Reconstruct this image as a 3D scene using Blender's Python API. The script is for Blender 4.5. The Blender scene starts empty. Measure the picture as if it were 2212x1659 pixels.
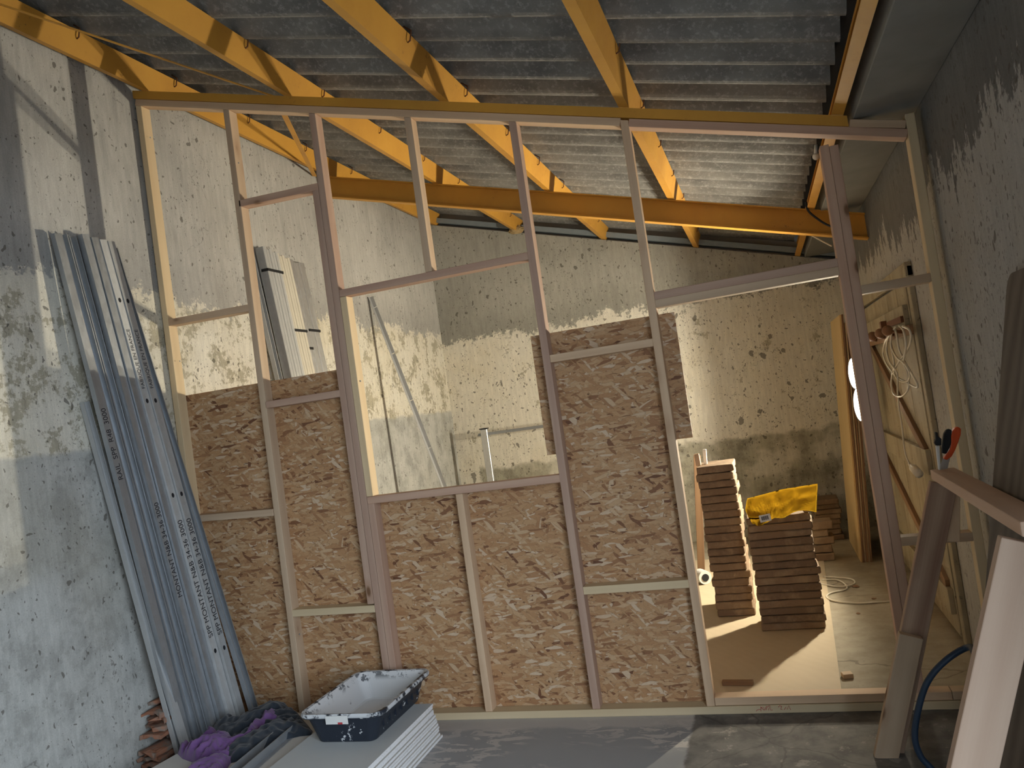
import bpy, bmesh, math, random
from mathutils import Vector, Matrix, noise

# ------------------------------------------------------------------ camera
W, H = 2212, 1659
FPX = 1726.2
YAW, PITCH, ROLL = -0.30219785, 0.03615669, -0.14064968
CAM = Vector((0.0, 0.0, 1.6))
cy, sy = math.cos(YAW), math.sin(YAW)
cp, sp = math.cos(PITCH), math.sin(PITCH)
FWD = Vector((sy*cp, cy*cp, sp)); R0 = Vector((cy, -sy, 0)); U0 = R0.cross(FWD)
RT = math.cos(ROLL)*R0 + math.sin(ROLL)*U0
UP = -math.sin(ROLL)*R0 + math.cos(ROLL)*U0
C = bpy.context.scene.collection
cam = bpy.data.cameras.new('camera'); camo = bpy.data.objects.new('camera', cam); C.objects.link(camo)
m = Matrix((RT, UP, -FWD)).transposed().to_4x4(); m.translation = CAM
camo.matrix_world = m
cam.sensor_width = 36; cam.lens = FPX*36/W; cam.sensor_fit = 'HORIZONTAL'; cam.clip_start = 0.05
S = bpy.context.scene; S.camera = camo
S.view_settings.view_transform = 'Standard'; S.view_settings.look = 'None'
S.view_settings.gamma = 1; S.view_settings.exposure = 1.0; S.view_settings.use_curve_mapping = False

# ------------------------------------------------------------------ sky
world = bpy.data.worlds.new('sky'); S.world = world; world.use_nodes = True
bg = world.node_tree.nodes['Background']
bg.inputs[0].default_value = (0.77, 0.88, 1.0, 1); bg.inputs[1].default_value = 6.2
LAMP = 30.0                        # strength of the work lamp's diffusers
BULB = 4600.0                      # and of the small bulb in front of each
LAMPCOL = (1.0, 0.895, 0.69)
# the wide doorway in the right wall beside the photographer lets the daylight in
pl = bpy.data.lights.new('doorway_portal', 'AREA'); pl.shape = 'RECTANGLE'; pl.size = 2.6; pl.size_y = 2.5
pl.cycles.is_portal = True
plo = bpy.data.objects.new('doorway_portal', pl); C.objects.link(plo)
plo.location = (0.87, 0.05, 1.30); plo.rotation_euler = (0, math.radians(90), 0)

# ------------------------------------------------------------------ geometry from measured directions
def ray(px, py): return RT*((px-W/2)/FPX) + UP*(-(py-H/2)/FPX) + FWD
def at(px, py, ax, val):
    d = ray(px, py); return CAM + d*((val-CAM[ax])/d[ax])

def tag(o, label=None, cat=None, group=None, kind=None):
    if label: o['label'] = label
    if cat: o['category'] = cat
    if group: o['group'] = group
    if kind: o['kind'] = kind
    return o

def empty(name, loc=(0, 0, 0), label=None, cat=None, group=None):
    o = bpy.data.objects.new(name, None); C.objects.link(o); o.location = loc
    o.empty_display_size = 0.1
    return tag(o, label, cat, group)

def link(name, bm, mat, parent=None, loc=None, rot=None, smooth=False):
    me = bpy.data.meshes.new(name); bm.normal_update(); bm.to_mesh(me); bm.free()
    if mat: me.materials.append(mat)
    if smooth:
        for p in me.polygons: p.use_smooth = True
    o = bpy.data.objects.new(name, me); C.objects.link(o)
    if loc is not None: o.location = loc
    if rot is not None: o.rotation_euler = rot
    if parent: attach(o, parent)
    return o

def wmat(o):
    m = o.matrix_basis.copy()
    return (wmat(o.parent) @ o.matrix_parent_inverse @ m) if o.parent else m

def attach(o, parent):      # keep the world placement
    o.parent = parent; o.matrix_parent_inverse = wmat(parent).inverted()

def box(bm, x0, x1, y0, y1, z0, z1, M=None):
    vs = [bm.verts.new(Vector(c)) for c in ((x0,y0,z0),(x1,y0,z0),(x1,y1,z0),(x0,y1,z0),(x0,y0,z1),(x1,y0,z1),(x1,y1,z1),(x0,y1,z1))]
    if M:
        for v in vs: v.co = M @ v.co
    for f in ((0,3,2,1),(4,5,6,7),(0,1,5,4),(1,2,6,5),(2,3,7,6),(3,0,4,7)): bm.faces.new([vs[i] for i in f])
    return vs

def bevel(bm, w=0.002, seg=1):
    bmesh.ops.bevel(bm, geom=list(bm.edges), offset=w, segments=seg, affect='EDGES', profile=0.5)

def frame_of(p0, p1, yhint=Vector((0, 1, 0))):
    z = (Vector(p1)-Vector(p0)).normalized(); x = Vector(yhint).cross(z).normalized(); y = z.cross(x)
    m = Matrix((x, y, z)).transposed().to_4x4(); m.translation = Vector(p0); return m

def lumber(name, parent, p0, p1, w, d, mat, bev=0.002, yhint=(0, 1, 0), cut=None):
    """board from p0 to p1 (its centre line); w across, d in the yhint direction; local Z runs along the grain"""
    L = (Vector(p1)-Vector(p0)).length
    bm = bmesh.new(); vs = box(bm, -w/2, w/2, -d/2, d/2, 0, L)
    if cut:          # sloped ends: cut = (dz at low x side start, end)
        for v in vs:
            v.co.z += (cut[1] if v.co.z > L/2 else cut[0])*(v.co.x/(w/2))
    if bev: bevel(bm, bev)
    o = link(name, bm, mat); o.matrix_basis = frame_of(p0, p1, Vector(yhint))
    if parent: attach(o, parent)
    return o

def tube_bm(bm, pts, r, seg=8, caps=True):
    pts = [Vector(p) for p in pts]; rings = []
    n = None
    for i, p in enumerate(pts):
        t = (pts[min(i+1, len(pts)-1)]-pts[max(i-1, 0)]).normalized()
        if n is None:
            n = t.orthogonal().normalized()
        else:
            n = (n - t*n.dot(t)); n = n.normalized() if n.length > 1e-6 else t.orthogonal().normalized()
        b = t.cross(n); rr = r[i] if isinstance(r, (list, tuple)) else r
        rings.append([bm.verts.new(p + (n*math.cos(a)+b*math.sin(a))*rr) for a in [2*math.pi*k/seg for k in range(seg)]])
    for a, b in zip(rings, rings[1:]):
        for k in range(seg): bm.faces.new((a[k], a[(k+1) % seg], b[(k+1) % seg], b[k]))
    if caps: bm.faces.new(rings[0][::-1]); bm.faces.new(rings[-1])

def tube(name, pts, r, mat, parent=None, seg=8):
    bm = bmesh.new(); tube_bm(bm, pts, r, seg); return link(name, bm, mat, parent, smooth=True)

def spline(pts, n=8):
    pts = [Vector(p) for p in pts]; out = []
    for i in range(len(pts)-1):
        p0, p1, p2, p3 = pts[max(i-1, 0)], pts[i], pts[i+1], pts[min(i+2, len(pts)-1)]
        for k in range(n):
            t = k/n
            out.append(0.5*((2*p1)+(p2-p0)*t+(2*p0-5*p1+4*p2-p3)*t*t+(3*p1-p0-3*p2+p3)*t**3))
    out.append(pts[-1]); return out

def prism(bm, poly, d0, d1, axis=2):
    """closed 2D polygon extruded from d0 to d1 along axis"""
    def v(p, d):
        return (p[0], p[1], d) if axis == 2 else ((p[0], d, p[1]) if axis == 1 else (d, p[0], p[1]))
    a = [bm.verts.new(v(p, d0)) for p in poly]; b = [bm.verts.new(v(p, d1)) for p in poly]
    n = len(poly); bm.faces.new(a[::-1]); bm.faces.new(b)
    for i in range(n): bm.faces.new((a[i], a[(i+1) % n], b[(i+1) % n], b[i]))
    bmesh.ops.recalc_face_normals(bm, faces=bm.faces)

# ------------------------------------------------------------------ node materials
class G:
    def __init__(s, name):
        s.m = bpy.data.materials.new(name); s.m.use_nodes = True; s.t = s.m.node_tree
        s.b = s.t.nodes['Principled BSDF']; s.b.inputs['Specular IOR Level'].default_value = 0.3
    def n(s, typ, **kw):
        nd = s.t.nodes.new(typ)
        for k, v in kw.items(): setattr(nd, k, v)
        return nd
    def put(s, sock, v):
        if isinstance(v, bpy.types.NodeSocket): s.t.links.new(v, sock)
        elif v is not None:
            if sock.type == 'RGBA' and len(v) == 3: v = (*v, 1)
            sock.default_value = v
    def obj(s): return s.n('ShaderNodeTexCoord').outputs['Object']
    def pos(s): return s.n('ShaderNodeNewGeometry').outputs['Position']
    def rnd(s): return s.n('ShaderNodeObjectInfo').outputs['Random']
    def map(s, vec, sc=(1, 1, 1), rot=(0, 0, 0), loc=(0, 0, 0)):
        k = s.n('ShaderNodeMapping'); s.put(k.inputs['Vector'], vec)
        k.inputs['Scale'].default_value = sc; k.inputs['Rotation'].default_value = rot
        s.put(k.inputs['Location'], loc); return k.outputs[0]
    def noise(s, vec, scale, detail=4, rough=0.55, dist=0.0, col=False):
        k = s.n('ShaderNodeTexNoise'); s.put(k.inputs['Vector'], vec); k.inputs['Scale'].default_value = scale
        k.inputs['Detail'].default_value = detail; k.inputs['Roughness'].default_value = rough; k.inputs['Distortion'].default_value = dist
        return k.outputs['Color' if col else 'Fac']
    def vor(s, vec, scale, feature='F1', out='Distance', rand=1.0):
        k = s.n('ShaderNodeTexVoronoi', feature=feature); s.put(k.inputs['Vector'], vec); k.inputs['Scale'].default_value = scale
        k.inputs['Randomness'].default_value = rand; return k.outputs[out]
    def math(s, op, a, b=None, c=None, clamp=False):
        k = s.n('ShaderNodeMath', operation=op, use_clamp=clamp); s.put(k.inputs[0], a)
        if b is not None: s.put(k.inputs[1], b)
        if c is not None: s.put(k.inputs[2], c)
        return k.outputs[0]
    def sep(s, vec):
        k = s.n('ShaderNodeSeparateXYZ'); s.put(k.inputs[0], vec); return k.outputs
    def comb(s, x, y, z):
        k = s.n('ShaderNodeCombineXYZ')
        for i, v in enumerate((x, y, z)): s.put(k.inputs[i], v)
        return k.outputs[0]
    def step(s, v, a, b, smooth=True):
        k = s.n('ShaderNodeMapRange'); k.interpolation_type = 'SMOOTHSTEP' if smooth else 'LINEAR'
        s.put(k.inputs['Value'], v); k.inputs['From Min'].default_value = a; k.inputs['From Max'].default_value = b
        return k.outputs['Result']
    def mix(s, f, a, b, mode='MIX'):
        k = s.n('ShaderNodeMix', data_type='RGBA', blend_type=mode); s.put(k.inputs[0], f)
        s.put(k.inputs[6], a); s.put(k.inputs[7], b); return k.outputs[2]
    def ramp(s, f, stops, const=False):
        k = s.n('ShaderNodeValToRGB'); e = k.color_ramp.elements
        if const: k.color_ramp.interpolation = 'CONSTANT'
        while len(e) < len(stops): e.new(0.5)
        for q, (p, c) in zip(e, stops): q.position = p; q.color = (*c, 1)
        s.put(k.inputs[0], f); return k.outputs[0]
    def vadd(s, a, b, op='ADD'):
        k = s.n('ShaderNodeVectorMath', operation=op); s.put(k.inputs[0], a)
        if b is not None: s.put(k.inputs[1], b)
        return k.outputs[0]
    def bump(s, h, strength=0.3, dist=0.01):
        k = s.n('ShaderNodeBump'); s.put(k.inputs['Height'], h)
        k.inputs['Strength'].default_value = strength; k.inputs['Distance'].default_value = dist
        s.t.links.new(k.outputs[0], s.b.inputs['Normal'])
    def out(s, col=None, rough=None, metal=None):
        s.put(s.b.inputs['Base Color'], col); s.put(s.b.inputs['Roughness'], rough); s.put(s.b.inputs['Metallic'], metal)
        return s.m

def flat(name, col, rough=0.6, metal=0.0, var=0.12, scale=20, bump=0.0):
    g = G(name); o = g.obj(); nz = g.noise(o, scale, 4)
    k = g.math('MULTIPLY_ADD', nz, 2*var, 1-var)
    c = g.mix(1.0, col, g.comb(k, k, k), 'MULTIPLY')
    if bump: g.bump(nz, bump, 0.004)
    return g.out(c, rough, metal)

def wood(name, light, dark, knots=True, contrast=0.6, rough=0.72):
    g = G(name); o = g.obj(); r = g.rnd()
    off = g.comb(g.math('MULTIPLY', r, 37.0), g.math('MULTIPLY', r, 11.0), g.math('MULTIPLY', r, 23.0))
    v = g.vadd(o, off)
    wob = g.noise(g.map(v, (3, 3, 0.6)), 1.0, 2)
    w = g.math('ADD', g.math('MULTIPLY', g.sep(v)[0], 42.0), g.math('MULTIPLY', wob, 7.0))
    w = g.math('ADD', w, g.math('MULTIPLY', g.sep(v)[1], 30.0))
    rings = g.math('POWER', g.math('ABSOLUTE', g.math('SINE', w)), 2.0)
    fine = g.noise(g.map(v, (160, 160, 4)), 1.0, 3)
    f = g.math('ADD', g.math('MULTIPLY', rings, 0.5), g.math('MULTIPLY', fine, 0.5))
    f = g.math('MULTIPLY', f, contrast)
    blot = g.noise(g.map(v, (6, 6, 1.3)), 1.0, 3)
    f = g.math('ADD', f, g.math('MULTIPLY', g.math('SUBTRACT', blot, 0.5), 0.7), clamp=True)
    c = g.mix(f, light, dark)
    # every board a little different
    t = g.math('MULTIPLY_ADD', r, 0.22, 0.88)
    c = g.mix(1.0, c, g.comb(t, g.math('MULTIPLY_ADD', r, 0.16, 0.90), g.math('MULTIPLY_ADD', r, 0.10, 0.92)), 'MULTIPLY')
    if knots:
        kd = g.vor(g.map(v, (7, 7, 3.2)), 1.0)
        gate = g.math('GREATER_THAN', g.sep(g.vor(g.map(v, (7, 7, 3.2)), 1.0, out='Color'))[0], 0.60)
        k = g.math('MULTIPLY', g.math('SUBTRACT', 1.0, g.step(kd, 0.05, 0.13)), gate)
        c = g.mix(k, c, (0.12, 0.06, 0.03))
        halo = g.math('MULTIPLY', g.math('SUBTRACT', 1.0, g.step(kd, 0.08, 0.30)), gate)
        c = g.mix(g.math('MULTIPLY', halo, 0.35), c, (0.32, 0.17, 0.09))
    g.bump(fine, 0.12, 0.003)
    return g.out(c, rough)

def osb(name):
    g = G(name); o = g.obj()
    base = None
    specs = [(-8, 0.10, 12.0), (33, 1.7, 11.0), (-36, 4.1, 11.5), (6, 8.3, 15.0), (76, 5.9, 12.0), (-14, 12.0, 18.0), (20, 15.0, 13.0), (-50, 19.0, 12.0), (2, 23.0, 16.0)]
    pal = [(0.0, (0.17, 0.085, 0.05)), (0.07, (0.33, 0.185, 0.10)), (0.20, (0.46, 0.285, 0.155)), (0.45, (0.52, 0.345, 0.19)),
           (0.70, (0.56, 0.395, 0.235)), (0.88, (0.61, 0.47, 0.31)), (0.97, (0.68, 0.58, 0.45))]
    col = None; hh = None
    for i, (ang, off, sc) in enumerate(specs):
        v = g.map(o, (1, 1, 1), (0, math.radians(ang), 0), (off, 0.0, off*0.7))
        v = g.map(v, (sc*1.0, 0.02, sc*4.6))
        nv = g.noise(v, 0.7, 1, col=True)
        v = g.vadd(v, g.vadd(nv, (0.7, 0.0, 1.3), 'MULTIPLY'))
        cc = g.vor(v, 1.0, out='Color'); dd = g.vor(v, 1.0, feature='DISTANCE_TO_EDGE')
        c = g.ramp(g.sep(cc)[0], pal)
        sh = g.math('MULTIPLY_ADD', g.step(dd, 0.0, 0.07), 0.38, 0.62)
        c = g.mix(1.0, c, g.comb(sh, sh, sh), 'MULTIPLY')
        if col is None: col = c; hh = g.sep(cc)[2]
        else:
            mask = g.math('LESS_THAN', g.sep(cc)[1], 0.34)
            mask = g.math('MULTIPLY', mask, g.step(dd, 0.0, 0.03))
            col = g.mix(mask, col, c)
            hh = g.math('ADD', g.math('MULTIPLY', hh, g.math('SUBTRACT', 1.0, mask)), g.math('MULTIPLY', g.sep(cc)[2], mask))
    fib = g.noise(g.map(o, (60, 1, 220)), 1.0, 3)
    k = g.math('MULTIPLY_ADD', fib, 0.45, 0.78)
    col = g.mix(1.0, col, g.comb(k, k, k), 'MULTIPLY')
    col = g.mix(1.0, col, (0.90, 0.79, 0.70), 'MULTIPLY')
    g.bump(hh, 0.35, 0.003)
    return g.out(col, 0.6)

def plaster(name, ax, zb, amp, up, low, patch=0.5, streak=1.0, zc=None, zc_x=None, base=None, slick=None, pit=1.0, jag=1.0):
    """old wall: grey render above zb, peeling limewash below; ax = horizontal axis of the wall"""
    g = G(name); p = g.pos(); X = g.sep(p)
    hor = X[ax]; z = X[2]
    v2 = g.comb(hor, 0.0, z) if ax == 0 else g.comb(0.0, hor, z)
    big = g.noise(v2, 1.1, 5, 0.6)
    med = g.noise(v2, 4.5, 6, 0.65)
    fine = g.noise(v2, 26, 6, 0.7)
    grit = g.noise(v2, 120, 3, 0.7)
    stretch = (9.0, 9.0, 1.4)
    drip = g.noise(g.map(v2, stretch), 1.0, 5, 0.6)
    # boundary between render and limewash
    e = g.math('ADD', z, g.math('MULTIPLY', g.math('SUBTRACT', g.noise(v2, 0.9, 2), 0.5), amp))
    e = g.math('ADD', e, g.math('MULTIPLY', g.math('SUBTRACT', drip, 0.5), 0.75*(jag-0.75)))
    e = g.math('ADD', e, g.math('MULTIPLY', g.math('SUBTRACT', g.math('ADD', g.math('MULTIPLY', fine, 0.5), g.math('MULTIPLY', med, 0.5)), 0.5), 0.75))
    mask_up = g.step(e, zb-0.03, zb+0.03)
    upc = g.mix(g.step(big, 0.3, 0.75), up, tuple(c*0.74 for c in up))
    upc = g.mix(g.math('MULTIPLY', g.step(drip, 0.50, 0.78), 0.5*streak), upc, tuple(c*0.52 for c in up))
    lo2 = tuple(c*k for c, k in zip(low, (0.58, 0.56, 0.50)))
    pm = g.step(g.math('ADD', g.math('MULTIPLY', med, 0.62), g.math('MULTIPLY', fine, 0.38)), patch, patch+0.05)
    loc = g.mix(pm, low, lo2)
    loc = g.mix(g.math('MULTIPLY', g.step(big, 0.45, 0.72), 0.35), loc, tuple(c*k for c, k in zip(low, (0.86, 0.78, 0.60))))
    col = g.mix(mask_up, loc, upc)
    # damp dark band just above the boundary
    band = g.math('MULTIPLY', g.step(e, zb-0.02, zb+0.02), g.math('SUBTRACT', 1.0, g.step(e, zb+0.05, zb+0.38)))
    col = g.mix(g.math('MULTIPLY', band, 0.45), col, tuple(c*0.55 for c in up))
    if slick:    # smoother cement render in the lowest part
        e2 = g.math('ADD', z, g.math('MULTIPLY', g.math('SUBTRACT', med, 0.5), 0.10))
        ms = g.math('SUBTRACT', 1.0, g.step(e2, slick[0]-0.02, slick[0]+0.02))
        sc = g.mix(g.step(med, 0.35, 0.75), slick[1], tuple(c*0.66 for c in slick[1]))
        sc = g.mix(g.math('MULTIPLY', g.step(big, 0.5, 0.7), 0.5), sc, tuple(c*k for c, k in zip(slick[1], (0.62, 0.60, 0.54))))
        col = g.mix(g.math('MULTIPLY', ms, 0.85), col, sc)
    if zc:       # bare blotchy cement at the foot
        e3 = g.math('ADD', z, g.math('MULTIPLY', g.math('SUBTRACT', g.noise(v2, 3.0, 4, 0.6), 0.5), 0.28))
        mc = g.math('SUBTRACT', 1.0, g.step(e3, zc-0.03, zc+0.03))
        mc = g.math('MULTIPLY', mc, g.math('MULTIPLY_ADD', g.step(g.noise(v2, 2.0, 4), 0.40, 0.52), 0.6, 0.35))
        if zc_x is not None: mc = g.math('MULTIPLY', mc, g.step(g.math('ADD', hor, g.math('MULTIPLY', fine, 0.2)), zc_x, zc_x+0.03))
        bc = g.mix(g.step(med, 0.42, 0.70), base, tuple(c*0.5 for c in base))
        bc = g.mix(g.math('MULTIPLY', g.step(fine, 0.55, 0.7), 0.4), bc, (0.62, 0.55, 0.38))
        col = g.mix(mc, col, bc)
    # pits and chips
    warp = g.vadd(v2, g.vadd(g.noise(v2, 9, 3, col=True), (0.12, 0.12, 0.12), 'MULTIPLY'))
    vd = g.vor(g.map(warp, (1, 1, 0.7)), 10.0); vc = g.sep(g.vor(g.map(warp, (1, 1, 0.7)), 10.0, out='Color'))
    clus = g.step(g.noise(v2, 1.9, 3, 0.6), 0.38, 0.62)
    size = g.math('MULTIPLY', g.math('MULTIPLY', vc[0], 0.40*pit), g.math('MULTIPLY_ADD', clus, 0.55, 0.45))
    pits = g.math('MULTIPLY', g.math('LESS_THAN', vd, g.math('SUBTRACT', size, 0.13)), 1.0)
    vd2 = g.vor(g.map(warp, (1, 1, 0.6)), 34.0); vc2 = g.sep(g.vor(g.map(warp, (1, 1, 0.6)), 34.0, out='Color'))
    pits2 = g.math('LESS_THAN', vd2, g.math('SUBTRACT', g.math('MULTIPLY', vc2[1], 0.46*pit), 0.19))
    vw = g.map(warp, (1, 1, 0.45))
    vd3 = g.vor(vw, 75.0); vc3 = g.sep(g.vor(vw, 75.0, out='Color'))
    pits3 = g.math('LESS_THAN', vd3, g.math('SUBTRACT', g.math('MULTIPLY', g.math('MULTIPLY', vc3[1], 0.62*pit), g.math('MULTIPLY_ADD', clus, 0.3, 0.7)), 0.26))
    pt = g.math('MAXIMUM', g.math('MAXIMUM', pits, pits2), g.math('MULTIPLY', pits3, 0.75))
    grain = g.noise(g.map(v2, (34, 34, 5)), 1.0, 4, 0.65)
    kg = g.math('MULTIPLY_ADD', g.step(grain, 0.35, 0.7), 0.16, 0.88)
    col = g.mix(1.0, col, g.comb(kg, kg, kg), 'MULTIPLY')
    col = g.mix(g.math('MULTIPLY', pt, 0.72), col, (0.10, 0.09, 0.075))
    k = g.math('MULTIPLY_ADD', grit, 0.5, 0.75)
    col = g.mix(1.0, col, g.comb(k, k, k), 'MULTIPLY')
    # hairline cracks
    cr = g.vor(g.vadd(v2, g.vadd(g.noise(v2, 3, 4, col=True), (0.5, 0.5, 0.5), 'MULTIPLY')), 0.9, feature='DISTANCE_TO_EDGE')
    col = g.mix(g.math('MULTIPLY', g.math('MULTIPLY', g.math('LESS_THAN', cr, 0.0025), g.step(med, 0.50, 0.62)), 0.5), col, (0.09, 0.085, 0.075))
    h = g.math('ADD', g.math('MULTIPLY', fine, 0.5), g.math('MULTIPLY', pt, -1.0))
    h = g.math('ADD', h, g.math('MULTIPLY', mask_up, 0.35)); h = g.math('ADD', h, g.math('MULTIPLY', pm, -0.15))
    g.bump(h, 0.45, 0.012)
    return g.out(col, 0.92)

M = {}
M['pine'] = wood('pine', (0.64, 0.48, 0.33), (0.45, 0.30, 0.19))
M['pink_pine'] = wood('pink_pine', (0.56, 0.39, 0.29), (0.38, 0.22, 0.16))
M['yellow_pine'] = wood('yellow_pine', (0.70, 0.56, 0.36), (0.52, 0.37, 0.20), contrast=0.35)
M['trestle'] = wood('trestle_wood', (0.66, 0.49, 0.37), (0.48, 0.31, 0.22), contrast=0.5)
M['streaky'] = wood('streaky_heartwood', (0.50, 0.37, 0.27), (0.24, 0.13, 0.09), contrast=0.9)
M['dark_wood'] = wood('dark_weathered_wood', (0.20, 0.175, 0.15), (0.10, 0.085, 0.07), contrast=0.9, rough=0.85)
M['brown_wood'] = wood('brown_wood', (0.28, 0.17, 0.09), (0.15, 0.08, 0.045), contrast=0.8)
M['ply'] = wood('plywood_face', (0.62, 0.46, 0.23), (0.50, 0.34, 0.15), knots=False, contrast=0.3)
M['osb'] = osb('oriented_strand_board')
M['wall_left'] = plaster('left_wall_plaster', 1, 2.62, 0.25, (0.55, 0.54, 0.51), (0.72, 0.69, 0.60), patch=0.50, slick=(1.72, (0.46, 0.47, 0.455)), pit=1.0)
M['wall_back'] = plaster('back_wall_plaster', 0, 2.50, 0.30, (0.46, 0.45, 0.40), (0.78, 0.75, 0.66), patch=0.56, zc=1.02, zc_x=-3.1, base=(0.40, 0.38, 0.30), pit=1.1)
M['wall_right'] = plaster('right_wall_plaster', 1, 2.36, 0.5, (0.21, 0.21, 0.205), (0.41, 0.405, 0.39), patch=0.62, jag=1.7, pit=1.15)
M['plain_wall'] = flat('bare_render', (0.42, 0.41, 0.38), 0.9, var=0.2, scale=4)

def floor_mat():
    g = G('concrete_floor'); p = g.pos(); X = g.sep(p)
    v = g.comb(X[0], X[1], 0.0)
    big = g.noise(v, 1.3, 4); med = g.noise(v, 7, 5, 0.65); fine = g.noise(v, 45, 4, 0.7)
    screed = g.mix(g.step(big, 0.35, 0.7), (0.37, 0.375, 0.38), (0.31, 0.315, 0.32))
    sm = g.noise(g.map(v, (1.0, 2.6, 1), (0, 0, 0.5)), 5.5, 5, 0.6, 1.2)
    smear = g.math('MULTIPLY', g.step(sm, 0.515, 0.545), g.step(g.noise(v, 1.3, 2), 0.40, 0.50))
    near = g.step(g.math('ADD', X[1], g.math('MULTIPLY', med, 0.14)), 3.93, 3.98)
    smear = g.math('MAXIMUM', smear, g.math('MULTIPLY', near, 0.8))
    screed = g.mix(g.math('MULTIPLY', smear, 0.85), screed, (0.58, 0.55, 0.52))
    rough = g.mix(g.step(med, 0.35, 0.65), (0.20, 0.19, 0.175), (0.11, 0.105, 0.10))
    rough = g.mix(g.math('MULTIPLY', g.step(g.noise(v, 9, 5, 0.7), 0.60, 0.64), 0.5), rough, (0.40, 0.37, 0.33))
    dust = g.mix(g.step(med, 0.3, 0.7), (0.40, 0.355, 0.27), (0.31, 0.27, 0.20))
    dust = g.mix(g.math('MULTIPLY', g.step(fine, 0.62, 0.68), 0.5), dust, (0.12, 0.10, 0.08))
    edge = g.math('ADD', X[0], g.math('MULTIPLY', g.math('SUBTRACT', med, 0.5), 0.05))
    a = g.step(edge, -0.57, -0.55)
    front = g.mix(a, screed, rough)
    back = g.step(X[1], 4.05, 4.12)
    col = g.mix(back, front, dust)
    crk = g.vor(g.vadd(v, g.vadd(g.noise(v, 4, 3, col=True), (0.2, 0.2, 0), 'MULTIPLY')), 0.8, feature='DISTANCE_TO_EDGE')
    col = g.mix(g.math('MULTIPLY', g.math('LESS_THAN', crk, 0.003), g.math('MULTIPLY', g.math('MAXIMUM', a, back), 0.4)), col, (0.05, 0.045, 0.04))
    g.bump(g.math('ADD', med, g.math('MULTIPLY', fine, 0.4)), 0.25, 0.006)
    return g.out(col, 0.8)
M['floor'] = floor_mat()

def fibro():
    g = G('fibre_cement'); p = g.pos()
    a = g.noise(g.map(p, (1, 1.6, 1)), 3.0, 5, 0.6); b = g.noise(p, 38, 5, 0.75); c3 = g.noise(g.map(p, (0.6, 9, 1)), 1.0, 3)
    c = g.mix(g.step(a, 0.35, 0.7), (0.245, 0.24, 0.228), (0.155, 0.153, 0.147))
    c = g.mix(g.math('MULTIPLY', g.step(b, 0.50, 0.66), 0.5), c, (0.46, 0.45, 0.43))
    c = g.mix(g.math('MULTIPLY', g.step(c3, 0.55, 0.7), 0.3), c, (0.10, 0.10, 0.095))
    g.bump(b, 0.5, 0.01); return g.out(c, 0.9)
M['roof'] = fibro()

def ochre():
    g = G('ochre_painted_steel'); o = g.obj(); p = g.pos()
    a = g.noise(p, 2.2, 5, 0.6); b = g.noise(p, 30, 5, 0.7)
    c = g.mix(g.step(a, 0.3, 0.75), (0.61, 0.315, 0.05), (0.51, 0.25, 0.042))
    rust = g.math('MULTIPLY', g.step(b, 0.60, 0.68), g.step(a, 0.45, 0.65))
    c = g.mix(g.math('MULTIPLY', rust, 0.7), c, (0.20, 0.10, 0.035))
    g.bump(b, 0.08, 0.002); return g.out(c, g.math('MULTIPLY_ADD', b, 0.2, 0.42))
M['ochre'] = ochre()

def galv(name, base, metal=0.75, rough=0.42):
    g = G(name); o = g.obj(); r = g.rnd()
    s = g.vor(g.vadd(g.map(o, (1, 1, 0.5)), g.comb(r, r, r)), 70, out='Color'); s = g.sep(s)[0]
    n = g.noise(g.map(o, (30, 30, 1.2)), 1.0, 3)
    k = g.math('ADD', g.math('MULTIPLY', s, 0.10), g.math('MULTIPLY_ADD', n, 0.3, 0.72))
    k = g.math('MULTIPLY', k, g.math('MULTIPLY_ADD', r, 0.2, 0.9))
    c = g.mix(1.0, base, g.comb(k, k, k), 'MULTIPLY')
    return g.out(c, g.math('MULTIPLY_ADD', s, 0.15, rough), metal)
M['galv'] = galv('galvanised_steel', (0.42, 0.445, 0.47), 0.6, 0.36)
M['galv_light'] = galv('bright_galvanised_steel', (0.56, 0.57, 0.57), 0.4, 0.5)
M['cream_rail'] = flat('cream_lacquered_steel', (0.66, 0.62, 0.52), 0.5, var=0.06)
M['grey_rail'] = flat('grey_steel', (0.46, 0.47, 0.47), 0.45, 0.3, var=0.08)
M['alu'] = galv('aluminium', (0.82, 0.83, 0.84), 0.8, 0.3)
M['ink'] = flat('black_ink', (0.03, 0.03, 0.035), 0.7, var=0.3)
M['red_ink'] = flat('red_crayon', (0.45, 0.05, 0.06), 0.8, var=0.2)
M['black'] = flat('black_rubber', (0.018, 0.02, 0.024), 0.6)
M['hose'] = flat('dark_blue_hose', (0.015, 0.03, 0.055), 0.45)
M['strap'] = flat('black_strap', (0.02, 0.02, 0.022), 0.5)
M['cable'] = flat('white_cable', (0.68, 0.64, 0.54), 0.5, var=0.05)
M['white'] = flat('white_plastic', (0.72, 0.72, 0.70), 0.4, var=0.05)
M['orange'] = flat('orange_plastic', (0.72, 0.095, 0.02), 0.4, var=0.08)
M['saw_steel'] = flat('saw_steel', (0.55, 0.56, 0.55), 0.3, 0.7)
M['yard'] = flat('dark_yard_ground', (0.15, 0.148, 0.14), 0.9, var=0.3, scale=3)
M['slab'] = flat('concrete_slab', (0.22, 0.215, 0.20), 0.9, var=0.22, scale=5, bump=0.3)
M['flashing'] = flat('grey_blue_flashing', (0.24, 0.28, 0.31), 0.6, 0.1)
M['nest'] = flat('straw_nest', (0.33, 0.24, 0.12), 0.95, var=0.5, scale=90, bump=0.8)
M['rust'] = flat('rusty_iron', (0.16, 0.07, 0.035), 0.8, 0.2, var=0.35, scale=40)
M['peg'] = flat('turned_wood_peg', (0.24, 0.12, 0.06), 0.5)
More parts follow.
